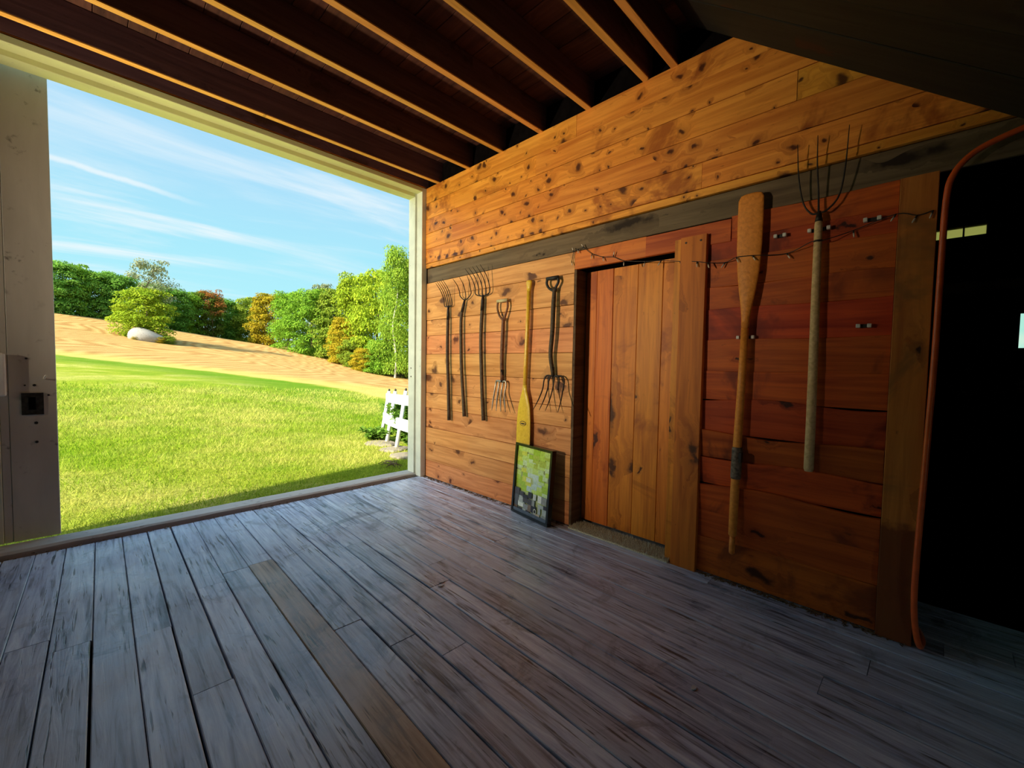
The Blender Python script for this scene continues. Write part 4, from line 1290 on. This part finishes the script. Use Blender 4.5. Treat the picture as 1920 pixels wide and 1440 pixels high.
def slab(x, y, a_, b_, rz, seed, label):
    rs = random.Random(seed)
    n = 11
    ring = []
    for k in range(n):
        t_ = 2 * PI * k / n
        q = rs.uniform(0.78, 1.1)
        ring.append((a_ * q * math.cos(t_), b_ * q * math.sin(t_)))
    V = [(u, v, -0.06) for u, v in ring] + [(u, v, 0.012 + rs.uniform(-0.006, 0.006)) for u, v in ring] + [(u * 0.86, v * 0.86, 0.028 + rs.uniform(-0.004, 0.004)) for u, v in ring]
    F = [tuple(reversed(range(n))), tuple(range(2 * n, 3 * n))]
    for L_ in (0, n):
        F += [(L_ + k, L_ + (k + 1) % n, L_ + n + (k + 1) % n, L_ + n + k) for k in range(n)]
    z = float(ground_z(np.array([x]), np.array([y]))[0])
    o = mobj('flat_stone', V, F, 'path_stone', None, (x, y, z), (0, 0, rz))
    tag(o, label, 'stone')
slab(0.66, 1.70, 0.26, 0.20, 0.3, 3, 'flat stone under the nearest railing post')
slab(0.52, 1.22, 0.20, 0.22, 1.0, 4, 'flat stone in the shade beside the door jamb')
slab(0.74, 2.25, 0.22, 0.28, 0.2, 5, 'flat stone in the grass along the far part of the railing')

def leafy(name, loc, h, w2, n, seed, label, cat, col, stems=7):
    rs = np.random.default_rng(seed)
    root = pts_thing(name, loc, label, cat)
    sm = MB()
    Vl, Fl = [], []
    for s in range(stems):
        a = rs.uniform(0, 2 * PI)
        tip = Vector((math.cos(a) * w2 * rs.uniform(0.2, 1), math.sin(a) * w2 * rs.uniform(0.2, 1), h * rs.uniform(0.6, 1.0)))
        mid = Vector((tip.x * 0.35, tip.y * 0.35, tip.z * 0.55))
        P = smooth_path([(0, 0, 0), mid, tip], 4)
        tube(sm, P, [0.006 * (1 - 0.7 * i / len(P)) for i in range(len(P))], 5)
        for q in range(n // stems):
            t = rs.uniform(0.15, 1.0)
            p = P[min(int(t * (len(P) - 1)), len(P) - 1)]
            d = Vector(rs.normal(size=3)); d.z = abs(d.z) * 0.5 + 0.15; d.normalize()
            up_ = Vector((0, 0, 1)); sd_ = d.cross(up_).normalized()
            l = rs.uniform(0.06, 0.13); wd = l * 0.36
            k = len(Vl)
            Vl += [p, p + d * l * 0.5 + sd_ * wd, p + d * l - Vector((0, 0, l * 0.25)), p + d * l * 0.5 - sd_ * wd]
            Fl.append((k, k + 1, k + 2, k + 3))
    sm.build('stems', col, root)
    lf = mobj('leaves', Vl, Fl, col, root)
    lf['kind'] = 'stuff'
    return root
def leaf_mat(name, usecol=True, col=(0.1, 0.25, 0.03), trans=0.35):
    m, t, b = new_mat(name)
    geo = t.n('ShaderNodeNewGeometry')
    oi = t.n('ShaderNodeObjectInfo')
    n1 = t.noise(geo.outputs['Position'], 0.9, 3)
    n2 = t.noise(geo.outputs['Position'], 7.0, 2)
    src = oi.outputs['Color'] if usecol else None
    if usecol:
        c = t.mix(t.mapr(n1, 0.35, 0.7), t.mix(1.0, src, (0.62, 0.80, 0.7), 'MULTIPLY'), src)
        c = t.mix(t.mapr(n2, 0.45, 0.75, 0, 0.6), c, t.mix(1.0, src, (1.5, 1.25, 0.7), 'MULTIPLY'))
    else:
        c = t.ramp(n2, [(0.3, tuple(x * 0.6 for x in col)), (0.7, col)])
    tr_ = t.n('ShaderNodeBsdfTranslucent')
    df = t.n('ShaderNodeBsdfDiffuse')
    mx = t.n('ShaderNodeMixShader', i_0=trans)
    t.l(c, df.inputs[0]); t.l(c, tr_.inputs[0])
    t.l(df.outputs[0], mx.inputs[1]); t.l(tr_.outputs[0], mx.inputs[2])
    out = [x for x in t.t.nodes if x.type == 'OUTPUT_MATERIAL'][0]
    t.l(mx.outputs[0], out.inputs[0])
    return m
M['leaf'] = leaf_mat('leaf')
M['plant_leaf'] = leaf_mat('plant_leaf', False, (0.20, 0.36, 0.05))
for i, (x, y, h, lb) in enumerate(((1.05, 1.95, 0.7, 'leafy green plant behind the railing next to the door jamb'), (1.20, 2.40, 0.75, 'leafy green plant behind the middle of the railing'), (0.98, 1.35, 0.6, 'low leafy plant just outside the jamb'), (1.48, 3.05, 0.62, 'leafy green plant at the far end of the railing'), (0.86, 2.62, 0.22, 'small leafy plant in front of the railing end'))):
    leafy('garden_plant', (x, y, -0.11), h, 0.40, 900, 40 + i, lb, 'plant', 'plant_leaf', 12)
# twigs by the jamb
tw = MB()
for i in range(14):
    a = random.uniform(0, PI)
    c = Vector((0.10 + random.uniform(-0.06, 0.08), 0.80 + random.uniform(-0.1, 0.1), -0.06))
    d = Vector((math.cos(a), math.sin(a), random.uniform(-0.1, 0.35))) * 0.09
    tube(tw, [c - d, c + Vector((0, 0, 0.03)), c + d], 0.004, 5, 3)
o = tw.build('dry_twigs', 'bark')
tag(o, 'tangle of dry brown twigs in the grass by the jamb', 'twigs', kind='stuff')

# ------------------------------------------------------------------ boulder in the field
bmz = float(ground_z(np.array([3.7]), np.array([74.9]))[0])
bo = rock('boulder', (3.75, 74.6, bmz + 0.35), (2.05, 1.3, 1.25), 21, 'big pale grey boulder lying in the hay field under the small tree', 'boulder', sub=4, rz=-0.1, amp=0.16)
for v in bo.data.vertices:      # bulky left shoulder tapering to the right
    v.co.z *= 1.0 - 0.26 * v.co.x


# ------------------------------------------------------------------ trees
def crown_mesh(name, seed, n_lobes, n_leaf, leaf, sx=0.5, base=0.12, shape='round', sparse=0.0):
    """crown of unit height (z 0..1), radius about sx; leaves on the shells of many lobes"""
    rs = np.random.default_rng(seed)
    lob = []
    for i in range(n_lobes):
        z = base + (1 - base) * rs.uniform(0.02, 0.97)
        tz = (z - base) / (1 - base)
        if shape == 'round':
            R = sx * math.sqrt(max(0.02, 1 - (2 * tz - 0.86) ** 2 / 1.36))
        elif shape == 'tall':
            R = sx * (1 - 0.78 * tz ** 1.4) * (0.45 + 0.55 * min(1, tz * 5))
        else:
            R = sx * (1 - 0.55 * tz) * (0.6 + 0.4 * min(1, tz * 4))
        a = rs.uniform(0, 2 * PI)
        rr = R * math.sqrt(rs.uniform(0.10, 1.0)) * 0.85
        lob.append((rr * math.cos(a), rr * math.sin(a), z, rs.uniform(0.075, 0.15) * (sx / 0.5) ** 0.5 * (1 - sparse * 0.4)))
    lob = np.array(lob)
    idx = rs.integers(0, n_lobes, n_leaf)
    d = rs.normal(size=(n_leaf, 3)); d /= np.linalg.norm(d, axis=1)[:, None]
    d[:, 2] = np.where(d[:, 2] < -0.35, -d[:, 2], d[:, 2])
    rad = lob[idx, 3] * rs.uniform(0.72, 1.08, n_leaf)
    c = lob[idx, :3] + d * rad[:, None] * np.array([1.25, 1.25, 0.72])
    c[:, 2] = np.minimum(c[:, 2], 1.02)
    nrm = d + rs.normal(size=(n_leaf, 3)) * 0.55 + np.array([0, 0, 0.35])
    nrm /= np.linalg.norm(nrm, axis=1)[:, None]
    t1 = np.cross(nrm, rs.normal(size=(n_leaf, 3))); t1 /= np.linalg.norm(t1, axis=1)[:, None]
    t2 = np.cross(nrm, t1)
    s = leaf * rs.uniform(0.6, 1.3, n_leaf)[:, None]
    Vt = np.stack([c - t1 * s, c + t2 * s * 0.55, c + t1 * s, c - t2 * s * 0.55], 1).reshape(-1, 3)
    Ft = np.arange(n_leaf * 4).reshape(-1, 4)
    me = bpy.data.meshes.new(name)
    me.vertices.add(len(Vt)); me.vertices.foreach_set('co', Vt.astype(np.float32).ravel())
    me.loops.add(n_leaf * 4); me.loops.foreach_set('vertex_index', Ft.astype(np.int32).ravel())
    me.polygons.add(n_leaf)
    me.polygons.foreach_set('loop_start', np.arange(0, n_leaf * 4, 4, dtype=np.int32))
    me.update(calc_edges=True)
    me.validate()
    me.materials.append(M['leaf'])
    return me
CROWN = [crown_mesh('crown', 1, 120, 17000, 0.019, 0.5, 0.0), crown_mesh('crown', 2, 130, 17000, 0.018, 0.5, 0.0), crown_mesh('crown', 3, 110, 17000, 0.019, 0.5, 0.0),
         crown_mesh('crown', 4, 150, 17000, 0.012, 0.46, 0.03, 'tall'), crown_mesh('crown', 5, 46, 3000, 0.016, 0.5, 0.45, 'cone', 0.5), crown_mesh('crown', 6, 130, 17000, 0.016, 0.5, 0.0, 'cone')]
def trunk_mesh(name, seed, mat, r=0.02, branch=6, top=0.8):
    rs = np.random.default_rng(seed)
    mb = MB()
    P = [(rs.normal() * 0.006 * i, rs.normal() * 0.006 * i, -0.03 + (top + 0.03) * i / 6) for i in range(7)]
    tube(mb, P, [r * (1 - 0.12 * i) for i in range(7)], 7, 2)
    for b_ in range(branch):
        k = 1 + b_ % 5
        a = rs.uniform(0, 2 * PI)
        p = Vector(P[k]); l = rs.uniform(0.06, 0.16) * (1.3 - 0.18 * k)
        tube(mb, [p, p + Vector((math.cos(a) * l * 0.5, math.sin(a) * l * 0.5, l * 0.5)), p + Vector((math.cos(a) * l, math.sin(a) * l, l * 0.8))], [r * 0.45, r * 0.3, r * 0.12], 5, 3)
    me = bpy.data.meshes.new(name)
    me.from_pydata(mb.V, [], mb.F); me.update()
    me.materials.append(M[mat])
    return me
TRUNK = [trunk_mesh('trunk', 1, 'bark'), trunk_mesh('trunk', 2, 'bark_pale', 0.009, 0, 0.9), trunk_mesh('trunk', 3, 'bark', 0.012, 10, 0.95)]

TC = {'A': (0.24, 0.44, 0.08), 'B': (0.22, 0.38, 0.04), 'C': (0.15, 0.30, 0.05), 'D': (0.25, 0.32, 0.04), 'Y': (0.46, 0.34, 0.028), 'O': (0.15, 0.19, 0.03), 'L': (0.32, 0.40, 0.032), 'G': (0.30, 0.33, 0.20), 'P': (0.30, 0.43, 0.050), 'R': (0.42, 0.16, 0.05)}
def tree(x, y, h, wdt, kind, crown, trunk, label, group=None, name='tree', rz=0.0, sink=0.0):
    z = float(ground_z(np.array([x]), np.array([y]))[0])
    root = pts_thing(name, (x, y, z - sink), label, 'tree', group)
    root.rotation_euler = (0, 0, rz)
    tk = bpy.data.objects.new('trunk', TRUNK[trunk]); put(tk, root); tk.scale = (h, h, h)
    cr = bpy.data.objects.new('crown', CROWN[crown]); put(cr, root); cr.scale = (wdt, wdt, h)
    c = TC[kind]
    j = random.uniform(0.88, 1.12)
    cr.color = (c[0] * j, c[1] * j, c[2] * j, 1)
    return root
ORD = ['first', 'second', 'third', 'fourth', 'fifth', 'sixth', 'seventh', 'eighth', 'ninth', 'tenth', 'eleventh', 'twelfth']
CN = {'A': 'mid-green', 'B': 'bright green', 'C': 'dark green', 'D': 'olive green', 'Y': 'yellow-orange', 'O': 'dull green', 'L': 'yellow-green', 'G': 'grey-green', 'P': 'bright leafy'}
HILL = [(-18, 99, 9.5, 8.0, 'B'), (-12.0, 99.0, 9.0, 7.5, 'A'), (-6.4, 99.5, 8.6, 7.0, 'A'), (-3.0, 101.7, 8.8, 6.4, 'B'), (-0.4, 101.7, 8.4, 6.4, 'A'), (2.6, 101.6, 8.3, 6.2, 'C')]
for i, t_ in enumerate(HILL):
    tree(t_[0], t_[1], t_[2] * 1.03, t_[3] * 1.25, t_[4], i % 3, 0, '%s tree in the hilltop row left of the boulder, %s from the left' % (CN[t_[4]], ORD[i]), 'hilltop trees on the left', rz=i * 1.3, sink=0.4)
MIDR = [(6.6, 106.0, 8.6, 7.0, 'C'), (10.2, 109.8, 8.8, 7.0, 'C'), (13.7, 113.8, 9.2, 7.0, 'B'), (17.1, 115.5, 10.3, 7.2, 'O'), (21.0, 119.3, 9.9, 7.0, 'C'), (25.0, 125.2, 10.0, 7.0, 'C')]
for i, t_ in enumerate(MIDR):
    tree(t_[0], t_[1], t_[2] * 1.02, t_[3] * 1.2, t_[4], (i + 1) % 3, 0, '%s tree in the far row right of the boulder, %s counting rightwards' % (CN[t_[4]], ORD[i]), 'far trees right of the boulder', rz=i * 2.1 + 0.4, sink=0.4)
RGT = [(27.1, 118.0, 11.7, 8.4, 'D'), (29.1, 110.6, 12.6, 8.0, 'Y'), (30.6, 101.1, 13.4, 8.6, 'B'), (32.8, 93.6, 14.8, 9.4, 'B'), (44.5, 119.5, 19.3, 9.5, 'G'), (36.6, 89.6, 15.4, 9.4, 'D'), (37.6, 82.2, 18.9, 10.0, 'L'), (38.6, 74.6, 20.3, 9.4, 'L'), (44.2, 68.7, 23.3, 11.0, 'D'), (48.0, 60.0, 22.0, 11.0, 'B')]
for i, t_ in enumerate(RGT):
    tree(t_[0], t_[1], t_[2], t_[3] * 1.25, t_[4], (1, 2, 5, 1, 0, 2, 5, 1, 2, 1)[i], 0, '%s tree in the wood edge on the right, %s from its far end' % (CN[t_[4]], ORD[i]), 'wood edge on the right', rz=i * 1.7, sink=0.4)
tree(37.0, 65.1, 23.0, 10.0, 'P', 3, 1, 'tall bright tree with a pale trunk nearest the doorway jamb', name='birch_tree', rz=0.6)
tree(34.2, 80.0, 9.4, 7.4, 'Y', 2, 0, 'lower orange-tinged tree in front of the wood edge', rz=2.0, sink=0.2)
tree(33.7, 71.0, 4.4, 4.6, 'Y', 2, 0, 'small orange bush at the foot of the wood edge', name='bush', rz=1.0, sink=0.2)
tree(36.0, 69.0, 6.5, 6.5, 'B', 1, 0, 'low green bush between the birch and the wood edge', name='bush', rz=3.0, sink=0.2)
tree(34.6, 76.5, 6.0, 6.5, 'D', 0, 0, 'low olive bush below the yellow-green trees', name='bush', rz=0.3, sink=0.2)
for i, (x, y, h) in enumerate(((4.9, 73.6, 0.9), (5.9, 74.0, 1.2), (2.4, 73.7, 0.6))):
    tree(x, y, h, h * 1.8, 'Y' if i != 1 else 'D', i, 0, ('low yellow weeds in front of the boulder', 'low olive weeds at the right end of the boulder', 'small yellow weeds at the left end of the boulder')[i], name='weeds', rz=i, sink=0.05)
tree(3.9, 77.5, 7.4, 8.4, 'L', 2, 0, 'small round yellow-green tree standing over the boulder', name='field_tree', rz=0.4, sink=0.3)
tree(4.7, 79.5, 11.6, 8.6, 'G', 4, 2, 'thin feathery grey tree rising behind the boulder tree', name='field_tree', rz=1.9)
tree(18.2, 113.5, 10.6, 8.0, 'R', 4, 2, 'small reddish tree top showing above the far row', rz=1.0)

# ------------------------------------------------------------------ grass blades near the doorway
def grass(n, y0, y1, x0, x1, hmin, hmax, wd, name, label, power=1.0):
    rs = np.random.default_rng(77)
    y = y0 + (y1 - y0) * rs.uniform(0, 1, n) ** power
    x = x0 + (x1 - x0) * rs.uniform(0, 1, n)
    keep = (edge_dist(x, y) < -0.2) & ~((y < 0.18) & (x > -6)) & (x < 0.75 + 0.5 * np.maximum(0, y - 2))
    keep &= rs.uniform(0, 1, len(x)) > np.clip((y - 5.0) / 8.0, 0, 1)
    x, y = x[keep], y[keep]
    n = len(x)
    z = ground_z(x, y) - 0.004
    a = rs.uniform(0, 2 * PI, n)
    h = rs.uniform(hmin, hmax, n) * (1 + 0.08 * y)
    # taller uncut fringe against the threshold
    h = np.where(y < 0.42, h * rs.uniform(1.0, 1.7, n), h)
    lean = h * rs.uniform(0.2, 1.1, n)
    la = rs.uniform(0, 2 * PI, n)
    ww = wd * (1 + 0.22 * y) * rs.uniform(0.7, 1.3, n)
    dx, dy = np.cos(a) * ww, np.sin(a) * ww
    b0 = np.c_[x - dx, y - dy, z]
    b1 = np.c_[x + dx, y + dy, z]
    tp = np.c_[x + np.cos(la) * lean, y + np.sin(la) * lean, z + h]
    Vg = np.stack([b0, b1, tp], 1).reshape(-1, 3)
    me = bpy.data.meshes.new(name)
    me.vertices.add(len(Vg)); me.vertices.foreach_set('co', Vg.astype(np.float32).ravel())
    me.loops.add(n * 3); me.loops.foreach_set('vertex_index', np.arange(n * 3, dtype=np.int32))
    me.polygons.add(n); me.polygons.foreach_set('loop_start', np.arange(0, n * 3, 3, dtype=np.int32))
    me.update(calc_edges=True)
    # colour per blade
    u = rs.uniform(0, 1, n)
    pat = np.sin(x * 0.9 + 1.3 * np.sin(y * 0.7)) * np.sin(y * 0.8 + 0.6 * x) + 0.7 * np.sin(x * 2.9 + 2.0 * np.sin(y * 2.3 + 1.0)) * np.sin(y * 3.4 - x * 0.8) + 0.5 * np.sin(x * 7.1 + 3 * np.sin(y * 5.0)) * np.sin(y * 8.3 + x)
    dryp = np.clip(0.45 + 0.42 * pat + rs.normal(0, 0.2, n), 0, 1)
    dryp = np.where(y < 1.0, dryp * 0.35, dryp)
    g0 = np.array([0.14, 0.28, 0.012]); g1 = np.array([0.34, 0.44, 0.03]); dr = np.array([0.58, 0.53, 0.14])
    cc = g0 + (g1 - g0) * u[:, None]
    cc = cc + (dr - cc) * (dryp * 0.85)[:, None]
    cc *= rs.uniform(0.70, 1.35, n)[:, None]
    cc = np.repeat(np.c_[cc, np.ones(n)], 3, axis=0)
    at_ = me.attributes.new('tint', 'FLOAT_COLOR', 'POINT')
    at_.data.foreach_set('color', cc.astype(np.float32).ravel())
    me.materials.append(M['grass_blade'])
    o = bpy.data.objects.new(name, me)
    put(o)
    tag(o, label, 'grass', kind='stuff')
    return o
m, t, b = new_mat('grass_blade')
ga = t.n('ShaderNodeAttribute', attribute_name='tint')
df = t.n('ShaderNodeBsdfDiffuse'); tl = t.n('ShaderNodeBsdfTranslucent'); mx = t.n('ShaderNodeMixShader', i_0=0.4)
t.l(ga.outputs['Color'], df.inputs[0]); t.l(ga.outputs['Color'], tl.inputs[0])
t.l(df.outputs[0], mx.inputs[1]); t.l(tl.outputs[0], mx.inputs[2])
t.l(mx.outputs[0], [q for q in t.t.nodes if q.type == 'OUTPUT_MATERIAL'][0].inputs[0])
M['grass_blade'] = m
grass(230000, 0.17, 13.0, -6.5, 5.5, 0.022, 0.055, 0.0026, 'lawn_grass', 'short sunlit lawn grass outside the doorway', 1.7)
